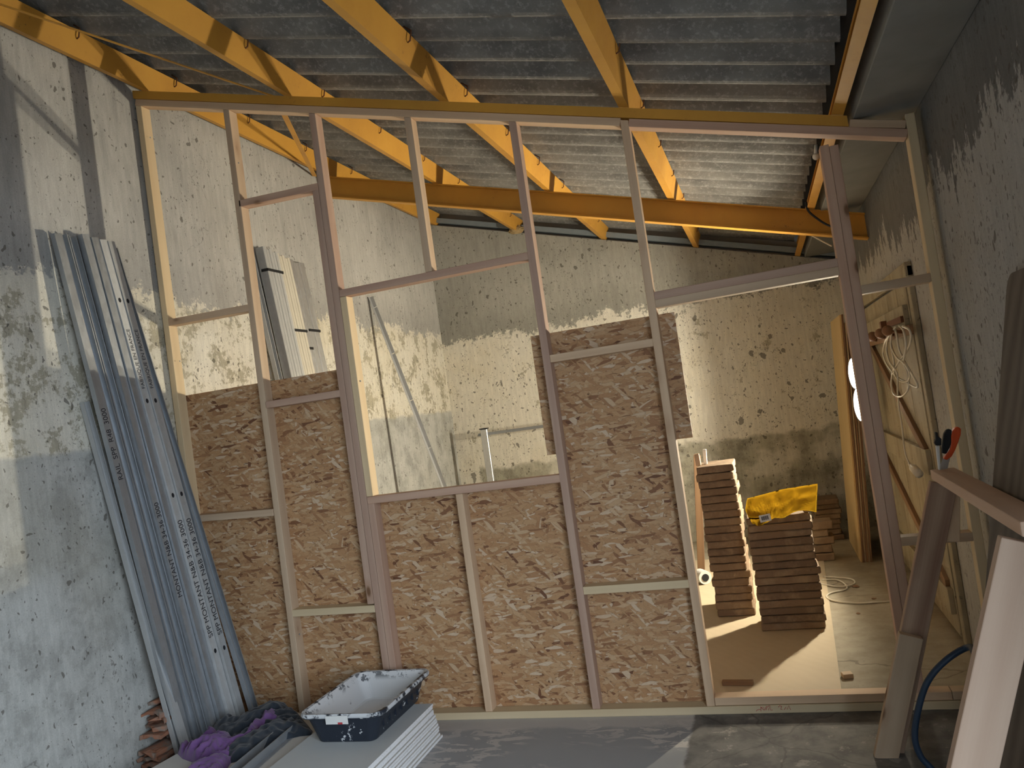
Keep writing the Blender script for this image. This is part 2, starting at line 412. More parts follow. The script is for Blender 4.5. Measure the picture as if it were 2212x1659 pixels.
M['sheet'] = wood('thin_plywood_sheet', (0.56, 0.47, 0.33), (0.46, 0.37, 0.25), knots=False, contrast=0.25)

def clay():
    g = G('fired_clay'); o = g.obj(); r = g.rnd()
    a = g.noise(g.vadd(o, g.comb(g.math('MULTIPLY', r, 9.0), r, r)), 9, 5, 0.65)
    b = g.noise(g.vadd(o, g.comb(r, r, r)), 60, 4, 0.7)
    c = g.mix(r, (0.27, 0.185, 0.115), (0.19, 0.13, 0.085))
    c = g.mix(g.step(a, 0.45, 0.7), c, (0.34, 0.25, 0.16))
    c = g.mix(g.math('MULTIPLY', g.step(b, 0.58, 0.72), 0.5), c, (0.13, 0.08, 0.05))
    g.bump(g.math('ADD', a, g.math('MULTIPLY', b, 0.5)), 0.6, 0.006); return g.out(c, 0.9)
M['clay'] = clay()
def tile():
    g = G('old_clay_tile'); o = g.obj(); r = g.rnd()
    a = g.noise(g.vadd(o, g.comb(g.math('MULTIPLY', r, 9.0), r, r)), 14, 5, 0.65)
    c = g.mix(g.step(a, 0.4, 0.62), (0.33, 0.15, 0.09), (0.21, 0.17, 0.14))
    g.bump(a, 0.6, 0.006); return g.out(c, 0.85)
M['tile'] = tile()
M['paper'] = flat('plasterboard_paper', (0.60, 0.585, 0.55), 0.8, var=0.07, scale=6)
M['paper_grey'] = flat('pale_grey_plasterboard_face', (0.62, 0.65, 0.66), 0.75, var=0.05, scale=5)
def gyps():
    g = G('plasterboard_edge'); o = g.obj()
    a = g.noise(g.map(o, (1, 30, 60)), 3.0, 4, 0.7)
    c = g.mix(g.math('MULTIPLY', g.step(a, 0.57, 0.62), 0.45), (0.80, 0.80, 0.80), (0.30, 0.32, 0.36))
    return g.out(c, 0.8)
M['gypsum'] = gyps()

def tubmat(inner):
    g = G('plaster_residue' if inner else 'black_tub_plastic'); o = g.obj()
    a = g.noise(o, 13, 6, 0.68); b = g.noise(o, 55, 4, 0.7)
    z = g.sep(o)[2]
    if inner:
        m = g.step(g.math('ADD', g.math('MULTIPLY', a, 0.75), g.math('MULTIPLY', b, 0.25)), 0.40, 0.36)
        topm = g.math('MULTIPLY', g.step(z, 0.10, 0.14), g.step(a, 0.50, 0.56))
        m = g.math('MAXIMUM', m, topm)
        c = g.mix(g.math('MULTIPLY', m, 0.85), (0.70, 0.71, 0.72), (0.05, 0.055, 0.065))
        return g.out(c, 0.85)
    m = g.math('GREATER_THAN', g.math('ADD', g.math('MULTIPLY', a, 0.7), g.math('MULTIPLY', b, 0.3)), 0.60)
    rim = g.math('MULTIPLY', g.step(z, 0.128, 0.133), g.step(a, 0.42, 0.50))
    m = g.math('MAXIMUM', m, rim)
    c = g.mix(g.math('MULTIPLY', m, 0.9), (0.022, 0.028, 0.040), (0.66, 0.68, 0.70))
    return g.out(c, g.math('MULTIPLY_ADD', m, 0.4, 0.42))
M['tub'] = tubmat(False); M['tub_in'] = tubmat(True)

def cloth(name, col, c2):
    g = G(name); o = g.obj(); a = g.noise(o, 16, 4); w = g.noise(o, 400, 2)
    c = g.mix(g.step(a, 0.3, 0.75), col, c2); g.bump(w, 0.25, 0.001)
    g.b.inputs['Sheen Weight'].default_value = 0.25
    return g.out(c, 0.95)
M['purple'] = cloth('purple_fabric', (0.17, 0.085, 0.235), (0.12, 0.055, 0.175))
M['navy'] = cloth('dark_fabric', (0.018, 0.024, 0.034), (0.035, 0.045, 0.06))
def film():
    g = G('yellow_plastic_film'); o = g.obj(); a = g.noise(o, 8, 3)
    c = g.mix(a, (0.56, 0.35, 0.02), (0.48, 0.29, 0.015))
    g.put(g.b.inputs['Base Color'], c); g.b.inputs['Roughness'].default_value = 0.28
    tr = g.n('ShaderNodeBsdfTranslucent'); g.put(tr.inputs[0], c)
    mx = g.n('ShaderNodeMixShader'); mx.inputs[0].default_value = 0.45
    out = g.t.nodes['Material Output']
    g.t.links.new(g.b.outputs[0], mx.inputs[1]); g.t.links.new(tr.outputs[0], mx.inputs[2]); g.t.links.new(mx.outputs[0], out.inputs[0])
    return g.m
M['film'] = film()
def doorpaint():
    g = G('old_cream_door_paint'); p = g.pos()
    a = g.noise(g.map(p, (1, 7, 1.5)), 1.5, 5, 0.65); b = g.noise(p, 24, 5, 0.7)
    c = g.mix(g.step(a, 0.35, 0.7), (0.38, 0.33, 0.23), (0.26, 0.22, 0.145))
    c = g.mix(g.math('MULTIPLY', g.step(b, 0.60, 0.66), 0.8), c, (0.12, 0.10, 0.075))
    g.bump(b, 0.3, 0.004); return g.out(c, 0.75)
M['doorpaint'] = doorpaint()
def glow(nm, st):
    g = G(nm); g.b.inputs['Base Color'].default_value = (0.9, 0.9, 0.88, 1)
    g.b.inputs['Emission Color'].default_value = (*LAMPCOL, 1); g.b.inputs['Emission Strength'].default_value = st
    return g.m
M['glow'] = glow('lit_diffuser', LAMP); M['bulb'] = glow('lit_bulb', BULB)

# ------------------------------------------------------------------ the shell of the building
XL, XR, YB, YF = -3.43, 0.86, 8.54, -1.62
PY = 4.026                                       # front plane of the timber partition
SL = 0.290                                       # fall of the roof per metre towards +X
ANG = math.atan(SL)
def zp(x): return 3.889 - SL*(x+3.373)           # underside of the purlins
def ztop(x): return zp(x) + 0.14/math.cos(ANG)   # top of the purlins

def struct(name, bm, mat, **k): return tag(link(name, bm, mat, **k), kind='structure')
bm = bmesh.new(); box(bm, XL-0.2, XR+0.2, YF-0.2, YB+0.3, -0.12, 0.0); struct('floor', bm, M['floor'])
bm = bmesh.new(); box(bm, XR+0.2, XR+14, -9, 12, -0.15, -0.02); struct('ground', bm, M['yard'])
bm = bmesh.new(); box(bm, XL-0.2, XL, YF-0.2, YB+0.3, 0, 4.2); struct('wall_left', bm, M['wall_left'])
bm = bmesh.new(); box(bm, XR, XR+0.2, YF-0.2, -1.2, 0, 3.0); box(bm, XR, XR+0.2, 1.3, YB+0.3, 0, 3.0); box(bm, XR, XR+0.2, -1.2, 1.3, 2.6, 3.0); struct('wall_right', bm, M['wall_right'])
bm = bmesh.new(); prism(bm, [(XL, 0), (XR, 0), (XR, zp(XR)-0.005), (XL, zp(XL)-0.005)], YB, YB+0.12, 1); struct('wall_back', bm, M['wall_back'])
bm = bmesh.new(); prism(bm, [(XL, zp(XL)-0.02), (XR, zp(XR)-0.02), (XR, zp(XR)+0.35), (XL, zp(XL)+0.35)], YB+0.12, YB+0.2, 1); struct('trim_1', bm, M['plain_wall'])
# front wall behind the photographer
bm = bmesh.new()
box(bm, XL, XR, YF-0.2, YF, 0, 4.2)
struct('wall_front', bm, M['plain_wall'])
# corrugated sheets: waves run down the slope, each course laps over the next one
bm = bmesh.new()
per = 0.2535; ph = 3.30
x_courses = [XL-0.15, -2.36, -1.42, -0.47, 0.42]
courses = [(XL-0.15, -2.30), (-2.36, -1.36), (-1.42, -0.42), (-0.50, 0.50)]
for ci, (xa, xb) in enumerate(courses):
    ny = int((YB+0.3-(YF-0.3))/per*14)
    prev = None
    for j in range(ny+1):
        y = YF-0.3 + (YB+0.6-YF)*j/ny
        t = ((y-ph)/per) % 1.0
        s = 0.5-0.5*math.cos(2*math.pi*t)
        h = 0.070*s
        lap = 0.0 if ci == 0 else 0.0
        row = []
        for k, (x, off) in enumerate(((xa, -0.012 if ci else 0.0), (xb, 0.004))):
            z = ztop(x) + 0.006 + h - (0.009 if k == 0 and ci else 0) + (0.0 if k == 0 else 0.008)
            row.append((bm.verts.new((x, y, z)), bm.verts.new((x, y, z+0.007))))
        if prev:
            (a0, a1), (b0, b1) = prev; (c0, c1), (d0, d1) = row
            bm.faces.new((a0, b0, d0, c0)); bm.faces.new((a1, c1, d1, b1)); bm.faces.new((b0, b1, d1, d0)); bm.faces.new((a0, c0, c1, a1))
        prev = row
bmesh.ops.recalc_face_normals(bm, faces=bm.faces)
struct('ceiling', bm, M['roof'], smooth=False)
# black light stop and the flat concrete slab along the right wall
bm = bmesh.new(); prism(bm, [(0.25, ztop(0.25)+0.10), (XR+0.2, ztop(XR+0.2)+0.10), (XR+0.2, ztop(XR+0.2)+0.14), (0.25, ztop(0.25)+0.14)], YF-0.2, YB+0.3, 1); struct('trim_2', bm, M['black'])  # added black sheet, keeps sky light from leaking past the last course
bm = bmesh.new(); box(bm, 0.57, XR, YF, YB, 2.735, 2.86); bevel(bm, 0.004); struct('trim_3', bm, M['slab'])
# grey flashing between the back wall and the sheets
bm = bmesh.new()
prism(bm, [(XL, zp(XL)+0.03), (XR, zp(XR)+0.03), (XR, zp(XR)+0.085), (XL, zp(XL)+0.085)], YB-0.01, YB+0.12, 1); struct('trim_4', bm, M['flashing'])

# ------------------------------------------------------------------ steel purlins and rafters
px_names = ['against the left wall', 'second from the left wall', 'above the middle of the timber partition', 'second from the right, over the doorway bay', 'beside the concrete slab on the right']
for i, x in enumerate([-3.35, -2.375, -1.435, -0.49, 0.48]):
    root = empty('roof_purlin', (x, 4.0, zp(x)), 'ochre painted steel purlin running front to back, '+px_names[i], 'purlin', 'steel roof purlins')
    # C profile: web towards +X
    h, w, t, lip = 0.14, 0.052, 0.006, 0.018
    prof = [(0, 0), (w, 0), (w, h), (0, h), (0, h-lip), (t, h-lip), (t, h-t), (w-t, h-t), (w-t, t), (t, t), (t, lip), (0, lip)]
    ca, sa = math.cos(-ANG), math.sin(-ANG)
    poly = [(x+a*ca-b*sa, zp(x)+a*sa+b*ca) for a, b in prof]
    bm = bmesh.new(); prism(bm, poly, YF, YB+0.06, 1)
    link('channel', bm, M['ochre'], root)
    for k in range(9):       # hook bolts that hold the sheets
        yb = 1.95 + 0.76*k + (0.1 if i % 2 else 0)
        bm = bmesh.new()
        q = lambda a, b: Vector((x+a*ca-b*sa, yb, zp(x)+a*sa+b*ca))
        tube_bm(bm, [q(w-0.03, h+0.03), q(w+0.012, h+0.012), q(w+0.014, h-0.035), q(w+0.002, h-0.045)], 0.004, 6)
        tag(link('hook_bolt', bm, M['rust'], root, smooth=True))

def ibeam(name, y, hh, ww, drop, label, x0=XL+0.005, x1=XR-0.005):
    bm = bmesh.new(); tf, tw = 0.010, 0.007
    prof = [(-ww/2, -hh), (ww/2, -hh), (ww/2, -hh+tf), (tw/2, -hh+tf), (tw/2, -tf), (ww/2, -tf), (ww/2, 0), (-ww/2, 0), (-ww/2, -tf), (-tw/2, -tf), (-tw/2, -hh+tf), (-ww/2, -hh+tf)]
    a = [bm.verts.new((x0, y+p[0], zp(x0)-drop+p[1])) for p in prof]; b = [bm.verts.new((x1, y+p[0], zp(x1)-drop+p[1])) for p in prof]
    bm.faces.new(a); bm.faces.new(b[::-1]); n = len(prof)
    for i in range(n): bm.faces.new((a[i], b[i], b[(i+1) % n], a[(i+1) % n]))
    bmesh.ops.recalc_face_normals(bm, faces=bm.faces)
    o = link(name, bm, M['ochre']); return tag(o, label, 'beam', 'sloping steel rafters')
ibeam('steel_beam', 6.24, 0.185, 0.09, 0.002, 'deep ochre steel I-beam crossing the back room under the purlins')
bm = bmesh.new()
x0, x1 = XL+0.01, 0.545
for (ya, yb2, za, zb) in ((4.02, 4.026, -0.052, -0.002), (4.026, 4.10, -0.052, -0.046)):
    vs = box(bm, x0, x1, ya, yb2, 0, 1)
    for v in vs: v.co.z = zp(v.co.x) + (za if v.co.z < 0.5 else zb)
tag(link('steel_angle', bm, M['ochre']), 'thin ochre steel angle lying along the sloping top of the timber partition', 'beam')
# wind bracing straps
def strap_bar(p0, p1, label, w=0.03):
    o = lumber('brace_strap', None, p0, p1, w, 0.005, M['ochre'], bev=0, yhint=(0.2, 0, 1)); tag(o, label, 'brace', 'roof wind bracing')
strap_bar((-3.28, 2.82, zp(-3.28)+0.055), (-2.44, 4.04, zp(-2.44)-0.004), 'thin ochre steel strap running from the front left purlin down to the partition head', 0.018)
strap_bar((-2.50, 4.16, zp(-2.50)-0.004), (-3.41, 6.10, zp(-3.41)-0.03), 'ochre steel strap slanting back to the left end of the deep I-beam', 0.035)
# bits at the eaves
random.seed(4)
bm = bmesh.new(); bmesh.ops.create_icosphere(bm, subdivisions=3, radius=0.075)
for v in bm.verts:
    n = noise.noise(v.co*28)*0.5+noise.noise(v.co*60)*0.4; v.co *= 1+n*0.5; v.co.z *= 0.55; v.co.x *= 1.2
p = at(1116, 497, 1, YB-0.07)
tag(link('bird_nest', bm, M['nest'], loc=p), 'straw bird nest at the back wall end of a purlin', 'nest')
pts = spline([at(1741, 436, 1, 6.17), at(1746, 455, 1, 6.16), at(1765, 472, 1, 6.16), at(1790, 487, 1, 6.16), at(1830, 500, 1, 6.16)], 6)
tag(tube('black_cable', pts, 0.008, M['black']), 'thin black cable drooping in front of the deep I-beam', 'cable')
pts = spline([at(1742, 503, 1, 6.3), at(1765, 515, 1, 6.3), at(1797, 532, 1, 6.3)], 6)
tag(tube('twine', pts, 0.005, M['cable']), 'short white cord hanging under the right end of the deep I-beam', 'cord')
p = at(1763, 338, 1, 5.2)
bm = bmesh.new(); bmesh.ops.create_uvsphere(bm, u_segments=14, v_segments=8, radius=0.022); tube_bm(bm, [(0, 0, 0.01), (0.01, 0, 0.07)], 0.012, 8)
tag(link('insulator', bm, M['white'], loc=p, smooth=True), 'small white porcelain insulator fixed under the right hand purlin', 'insulator')

# ------------------------------------------------------------------ timber partition
T, D = 0.040, 0.075
part = empty('partition_frame', (-1.3, PY, 0), 'bare softwood stud wall frame with boards on its back, dividing the shed', 'wall frame')
YC = PY + D/2
def ztp(x): return zp(x)-0.054                   # top face of the sloping top plate
def stud(x, z0, z1=None, mat='pine', name='stud', w=T, x_top=None):
    xt = x if x_top is None else x_top
    if z1 is None: z1 = ztp(xt+w/2)-0.042; cut = (0, -SL*w/2)
    else: cut = None
    return lumber(name, part, (x+w/2, YC, z0), (xt+w/2, YC, z1), w, D, M[mat], cut=cut)
def rail(x0, x1, z0, z1, mat='pine', name='nogging', h=T, y=YC, d=D, cut=None):
    """horizontal piece whose TOP face is at z"""
    return lumber(name, part, (x0, y, z0-h/2), (x1, y, z1-h/2), h, d, M[mat], cut=cut)
PT = 0.038
# plates
rail(XL+0.015, 0.785, PT, PT, 'yellow_pine', 'bottom_plate', h=PT, y=YC-0.004, d=D+0.004)
bp2 = rail(-0.452, 0.60, 2*PT+0.002, 2*PT+0.002, 'pine', 'bottom_plate', h=PT)
rail(0.602, 0.785, 2*PT+0.002, 2*PT+0.002, 'pine', 'bottom_plate', h=PT)
lumber('top_plate', part, (XL+0.015, YC, ztp(XL+0.015)-T/2), (-0.494, YC, ztp(-0.494)-T/2), T, D, M['pine'])
lumber('top_plate', part, (-0.453, YC, ztp(-0.453)-0.002-T/2), (0.784, YC, 2.631-T/2), T, D, M['pink_pine'])
lumber('top_plate', part, (0.552, YC, 2.716), (0.784, YC, 2.654), 0.036, D, M['pine'])
zb = PT
stud(-3.415, zb, mat='yellow_pine')
stud(-2.812, zb, x_top=-2.797)
stud(-2.236, zb, mat='pink_pine')
stud(-2.278, 0.652, 3.018, 'pink_pine', 'cripple_stud')
stud(-2.194, zb, 1.208, 'pink_pine', 'trimmer_stud')
stud(-2.194, 1.25, 2.385, 'yellow_pine', 'trimmer_stud')
stud(-1.657, 2.427, None, 'pine')
stud(-1.0715, zb, mat='pink_pine')
stud(-1.660, zb, 1.208, 'pine')
lumber('stud', part, (-0.474, YC, zb), (-0.474, YC, 2.985), T, D, M['pine'], cut=(0, -0.0058))
stud(0.409, 2*PT+0.002, 2.640, 'pink_pine', x_top=0.409)
stud(0.450, 2*PT+0.002, 2.630, 'pink_pine', x_top=0.450)
stud(0.785, 0, 2.700, 'yellow_pine')
rail(-3.375, -2.80, 2.46, 2.452, 'pine')
rail(-2.772, -2.238, 3.070, 3.056, 'pink_pine')
rail(-2.770, -2.278, 1.869, 1.868, 'pink_pine')
rail(-3.375, -2.812, 1.257, 1.242, 'pine')
rail(-2.772, -2.238, 0.650, 0.644, 'yellow_pine')
rail(-2.194, -1.0715, 2.427, 2.425, 'pink_pine', 'header')
rail(-2.194, -1.0715, 1.248, 1.250, 'pink_pine', 'sill')
rail(-1.031, -0.494, 1.872, 1.872, 'pine')
rail(-1.031, -0.494, 0.663, 0.662, 'yellow_pine')
rail(-0.454, 0.409, 2.100, 2.105, 'pink_pine', 'lintel')
rail(-0.454, 0.409, 2.060, 2.065, 'pine', 'lintel')
rail(0.490, 0.785, 1.960, 1.964, 'pine')
rail(0.490, 0.785, 0.786, 0.784, 'pine')
# boards fixed to the back of the frame
def board(x0, x1, z0, z1, y=PY+D+0.001, th=0.012):
    bm = bmesh.new(); box(bm, 0, x1-x0, 0, th, 0, z1-z0); bevel(bm, 0.001)
    return link('strand_board', bm, M['osb'], part, loc=(x0, y, z0))
board(-3.412, -2.218, 0.02, 1.990)
board(-2.214, -1.055, 0.02, 1.235)
board(-1.052, -0.466, 0.02, 1.352)
board(-1.140, -0.375, 1.3525, 1.992)
# red crayon scribble on the lower plate
bm = bmesh.new()
sc = [[(630,295),(650,262),(665,290),(685,245),(708,295)], [(598,252),(575,245),(560,265)], [(598,250),(590,290),(610,293)], [(492,298),(470,300),(462,245),(440,300)],
      [(455,245),(425,262),(412,300)], [(420,250),(392,300),(384,262)], [(345,258),(388,298)], [(352,312),(350,270),(372,262)], [(296,312),(310,296),(345,290)]]
for pl_ in sc:
    tube_bm(bm, [at(1580+a/5.53, 1480+b/5.53, 1, PY-0.0065) for a, b in pl_], 0.0012, 5)
link('red_scribble', bm, M['red_ink'], part)
# screws heads seen on the studs
random.seed(8)
for (x, z) in ((-2.797+T, 3.3), (-2.19+T, 1.9), (-3.40+T, 3.6), (-3.39+T, 2.2), (-2.80+T, 0.5), (-0.47, 1.35)):
    bm = bmesh.new(); bmesh.ops.create_cone(bm, segments=10, radius1=0.005, radius2=0.004, depth=0.003, cap_ends=True)
    link('screw_head', bm, M['galv'], part, loc=(x+0.0005, PY+0.03, z), rot=(0, math.pi/2, 0))

# ------------------------------------------------------------------ metal studs leaning on the left wall
def cprof(w, d, t=0.0022, lip=0.006):
    """open towards -y(local); web on y = d"""
    return [(-w/2, 0), (-w/2+lip, 0), (-w/2+lip, t), (-w/2+t, t), (-w/2+t, d-t), (w/2-t, d-t), (w/2-t, t), (w/2-lip, t), (w/2-lip, 0), (w/2, 0), (w/2, d), (-w/2, d)]
def metal(name, top, bot, w, d, mat, label, cat, group, flip=False, holes=(), text=None, tx_off=0.0, facing=(1, 0, 0)):
    top, bot = Vector(top), Vector(bot); L = (top-bot).length
    root = empty(name, bot, label, cat, group)
    bm = bmesh.new(); prof = cprof(w, d)
    if flip: prof = [(a, d-b) for a, b in prof]
    prism(bm, prof, 0, L, 2)
    fm = frame_of(bot, top, Vector(facing))
    o = link('profile', bm, mat); o.matrix_basis = fm; attach(o, root)
    face_y = d if not flip else 0.0022
    for hz in holes:
        bm = bmesh.new(); bmesh.ops.create_cone(bm, segments=16, radius1=0.010, radius2=0.010, depth=0.0012, cap_ends=True)
        for v in bm.verts: v.co.y *= 1.35
        h = link('punched_hole', bm, M['black']); h.matrix_basis = fm @ Matrix.Translation((0, face_y, hz)) @ Matrix.Rotation(math.pi/2, 4, 'X'); attach(h, root)
    for (s, z0, size) in (text or []):
        cu = bpy.data.curves.new('printed_marking', 'FONT'); cu.body = s; cu.size = size; cu.extrude = 0.0003; cu.align_y = 'CENTER'
        to = bpy.data.objects.new('tmp', cu); C.objects.link(to)
        dg = bpy.context.evaluated_depsgraph_get(); me = bpy.data.meshes.new_from_object(to.evaluated_get(dg))
        C.objects.unlink(to); bpy.data.objects.remove(to)
        me.materials.clear(); me.materials.append(M['ink'])
        t = bpy.data.objects.new('printed_marking', me); C.objects.link(t)
        # text x -> +z local, text up -> -x/+x so that it reads upwards, normal -> +y local
        R = Matrix(((0, 1, 0), (0, 0, 1), (1, 0, 0))).to_4x4()
        t.matrix_basis = fm @ Matrix.Translation((tx_off, face_y+0.0006, z0)) @ R; attach(t, root)
    return root
tops = [((-3.392, 3.275, 2.860), (-3.255, 3.610, 0.0)),
        ((-3.420, 3.335, 2.875), (-3.245, 3.668, 0.0)),
        ((-3.420, 3.392, 2.870), (-3.240, 3.722, 0.0)),
        ((-3.392, 3.452, 2.885), (-3.215, 3.776, 0.0)),
        ((-3.385, 3.507, 2.875), (-3.190, 3.828, 0.0)),
        ((-3.380, 3.560, 2.870), (-3.165, 3.880, 0.0)),
        ((-3.375, 3.612, 2.868), (-3.140, 3.932, 0.0)),
        ((-3.420, 3.680, 2.850), (-3.080, 3.984, 0.0))]
G1 = 'galvanised studs leaning on the left wall'
lab = ['galvanised track printed 3000, leftmost full height one leaning on the left wall',
       'bluish open channel just right of the leftmost full height track',
       'open galvanised channel, third full height one from the left',
       'galvanised stud with small black print low down, fourth from the left',
       'plain galvanised stud without holes or print in the middle of the bundle',
       'left one of the two studs with round holes and large black MONTANT print',
       'right one of the two studs with round holes and large black MONTANT print',
       'bluish open channel at the right of the bundle, next to the partition']
big_t = [('SPP MONTANT N&B 34-36 3000', 0.58, 0.050), ('FABRIQUE EN FRANCE', 2.04, 0.034)]
for i, (t_, b_) in enumerate(tops):
    kw = dict(w=0.048, d=0.034, mat=M['galv'], flip=(i in (1, 2, 7)))
    if i == 0: kw['text'] = [('RAIL  SPP  R48  3000', 1.55, 0.045)]; kw['d'] = 0.030
    if i == 3: kw['text'] = [('MONTANT N&B 34-36 3000', 0.85, 0.045)]
    if i in (5, 6): kw['text'] = big_t; kw['holes'] = (0.50, 1.42, 1.97, 2.55) ; kw['mat'] = M['galv_light']
    metal('metal_stud', t_, b_, label=lab[i], cat='metal stud', group=G1, **kw)
metal('metal_stud', (-3.425, 3.36, 1.975), (-3.268, 3.560, 0), 0.040, 0.028, M['grey_rail'], 'shorter grey channel leaning left of the tall bundle, two thirds its height', 'metal stud', 'short channels leaning on the left wall', flip=True)
metal('metal_stud', (-3.425, 3.50, 1.225), (-3.215, 3.560, 0), 0.040, 0.028, M['grey_rail'], 'shortest grey channel leaning on the left wall, its top at waist height', 'metal stud', 'short channels leaning on the left wall')

# packs of rails leaning on the left wall inside the back room
def rails(n, y0, pitch, xo, mat, ztop_, label, group, names, dep=0.03):
    for k in range(n):
        y = y0+pitch*(k+0.5)
        top = (XL+0.02+xo, y, ztop_ - 0.004*k - (0.012 if k % 2 else 0)); bot = (XL+0.22+xo, y+0.17, 0.0)
        bm = bmesh.new(); L = (Vector(top)-Vector(bot)).length
        box(bm, -pitch/2+0.0018, pitch/2-0.0018, -dep, dep, 0, L); bevel(bm, 0.0025)
        o = link('steel_rail', bm, mat); o.matrix_basis = frame_of(bot, top, Vector((1, 0, 0)))
        tag(o, label % names[k], 'rail', group)
ordn = ['first', 'second', 'third', 'fourth', 'fifth', 'sixth']
metal('metal_stud', (XL+0.005, 5.00, 3.06), (XL+0.24, 5.16, 0), 0.05, 0.035, M['grey_rail'], 'dark galvanised stud on the back room left wall, just left of the strapped rail packs', 'metal stud', None, holes=(1.0, 2.2), flip=True)
rails(5, 5.075, 0.038, 0.035, M['galv_light'], 3.075, 'galvanised rail, %s from the left in the black strapped left pack', 'strapped galvanised rail pack', ordn, 0.035)
rails(5, 5.275, 0.036, 0.020, M['cream_rail'], 3.06, 'cream tinted rail, %s from the left in the middle rail pack', 'cream rail pack', ordn, 0.03)
rails(3, 5.465, 0.080, 0.004, M['alu'], 3.05, 'wide pale rail, %s from the left in the right hand rail pack', 'pale rail pack', ordn, 0.018)
def band(z, ya, yb, xo, dep, label, tilt=0.0):
    s = (3.07-z)/3.07
    bx = XL+0.02+xo+0.20*s; yy = 0.17*s
    bm = bmesh.new(); t = 0.003
    M2 = Matrix.Translation((bx, yy, z))
    box(bm, dep, dep+t, ya-t, yb+t, -0.010, 0.010, M2); box(bm, -dep*0.4, dep+t, ya-t, ya, -0.010, 0.010, M2); box(bm, -dep*0.4, dep+t, yb, yb+t, -0.010, 0.010, M2)
    tag(link('strapping_band', bm, M['strap']), label, 'band', 'black bands round the rail packs')
band(2.90, 5.073, 5.268, 0.035, 0.039, 'black band near the top of the left rail pack on the back wall side')
band(2.46, 5.273, 5.458, 0.020, 0.034, 'black band round the cream rail pack halfway up')
band(2.48, 5.55, 5.708, 0.004, 0.022, 'longer black band on the right hand pale rail pack')
band(2.33, 5.463, 5.54, 0.004, 0.022, 'shortest black band, low on the pale rail pack')

# perforated angle leaning alone on the left wall
a0, a1 = Vector((-2.68, 6.86, 0.0)), Vector((XL+0.012, 6.84, 2.88))
bm = bmesh.new(); L = (a1-a0).length
t = 0.002
z = 0.0
box(bm, -0.02, 0.02, -t, 0, 0, L)
zz = 0.0
while zz < L:
    e = min(zz+0.47, L)
    box(bm, -0.02, -0.02+t, 0, 0.032, zz, e); zz = e+0.008
o = link('angle_rail', bm, M['grey_rail']); o.matrix_basis = frame_of(a0, a1, Vector((1, 0, 0)))
tag(o, 'single thin grey steel angle leaning on the back room left wall near the corner', 'rail')

# low metal frame standing at the back wall
root = empty('metal_stand', (-2.9, 8.2, 0), 'bright aluminium upright with a thin cross bar standing at the back wall', 'stand')
for xx in (-2.945, -1.55):
    lumber('upright', root, (xx, 8.2, 0), (xx, 8.2, 1.47), 0.075, 0.045, M['alu'], bev=0.004)
    bm = bmesh.new(); box(bm, xx-0.2, xx+0.2, 8.16, 8.24, 0, 0.012); link('foot', bm, M['alu'], root)
lumber('cross_bar', root, (-3.03, 8.24, 1.415), (-1.5, 8.24, 1.415), 0.030, 0.030, M['galv'])
bm = bmesh.new(); box(bm, -2.99, -2.90, 8.17, 8.23, 1.47, 1.482); link('end_cap', bm, M['strap'], root)

# ------------------------------------------------------------------ lamp on its tripod behind the double stud
lc = [at(1845, 806, 1, 6.47), at(1858, 873, 1, 6.47)]
root = empty('work_lamp', (0.79, 6.50, 0), 'twin round work lamp on a tripod, glowing behind the double stud of the doorway', 'work lamp')
nrm = Vector((-0.97, -0.235, 0.05)).normalized()
q = nrm.to_track_quat('Z', 'Y').to_matrix().to_4x4()
px_, py_ = lc[0].x+0.085, 6.50
for i, c in enumerate(lc):
    c = c.copy()
    r = 0.115 if i == 0 else 0.128
    def bowl(prof):
        b = bmesh.new(); rs = [[b.verts.new((rr*math.cos(2*math.pi*k/32), rr*math.sin(2*math.pi*k/32), zz)) for k in range(32)] for rr, zz in prof]
        for u, w in zip(rs, rs[1:]):
            for k in range(32): b.faces.new((u[k], u[(k+1) % 32], w[(k+1) % 32], w[k]))
        b.faces.new(rs[0][::-1]); return b
    d = link('reflector', bowl([(r*0.30, -0.046), (r*0.62, -0.040), (r*0.88, -0.022), (r-0.002, 0.0)]), M['glow'], smooth=True); d.matrix_basis = Matrix.Translation(c) @ q; attach(d, root)
    bm = bmesh.new(); bmesh.ops.create_circle(bm, segments=20, radius=0.027, cap_ends=True)
    b_ = link('bulb', bm, M['bulb'], d); b_.matrix_parent_inverse = Matrix(); b_.matrix_basis = Matrix.Translation((0, 0, -0.038))
    hh = link('lamp_head', bowl([(r*0.28, -0.056), (r*0.66, -0.050), (r*0.94, -0.028), (r+0.004, 0.003), (r, 0.003)]), M['black'], smooth=True)
    hh.matrix_basis = Matrix.Translation(c) @ q; attach(hh, root)
    tube('bracket', [c-nrm*0.05, (px_, py_, c.z)], 0.010, M['black'], root)
tube('pole', [(px_, py_, 0.55), (px_, py_, lc[0].z+0.03)], 0.014, M['black'], root)
for a in (30, 150, 270):
    a = math.radians(a)
    tube('leg', [(px_, py_, 0.75), (px_+0.12*math.cos(a)*0.3, py_+0.42*math.sin(a), 0.012)], 0.010, M['black'], root)

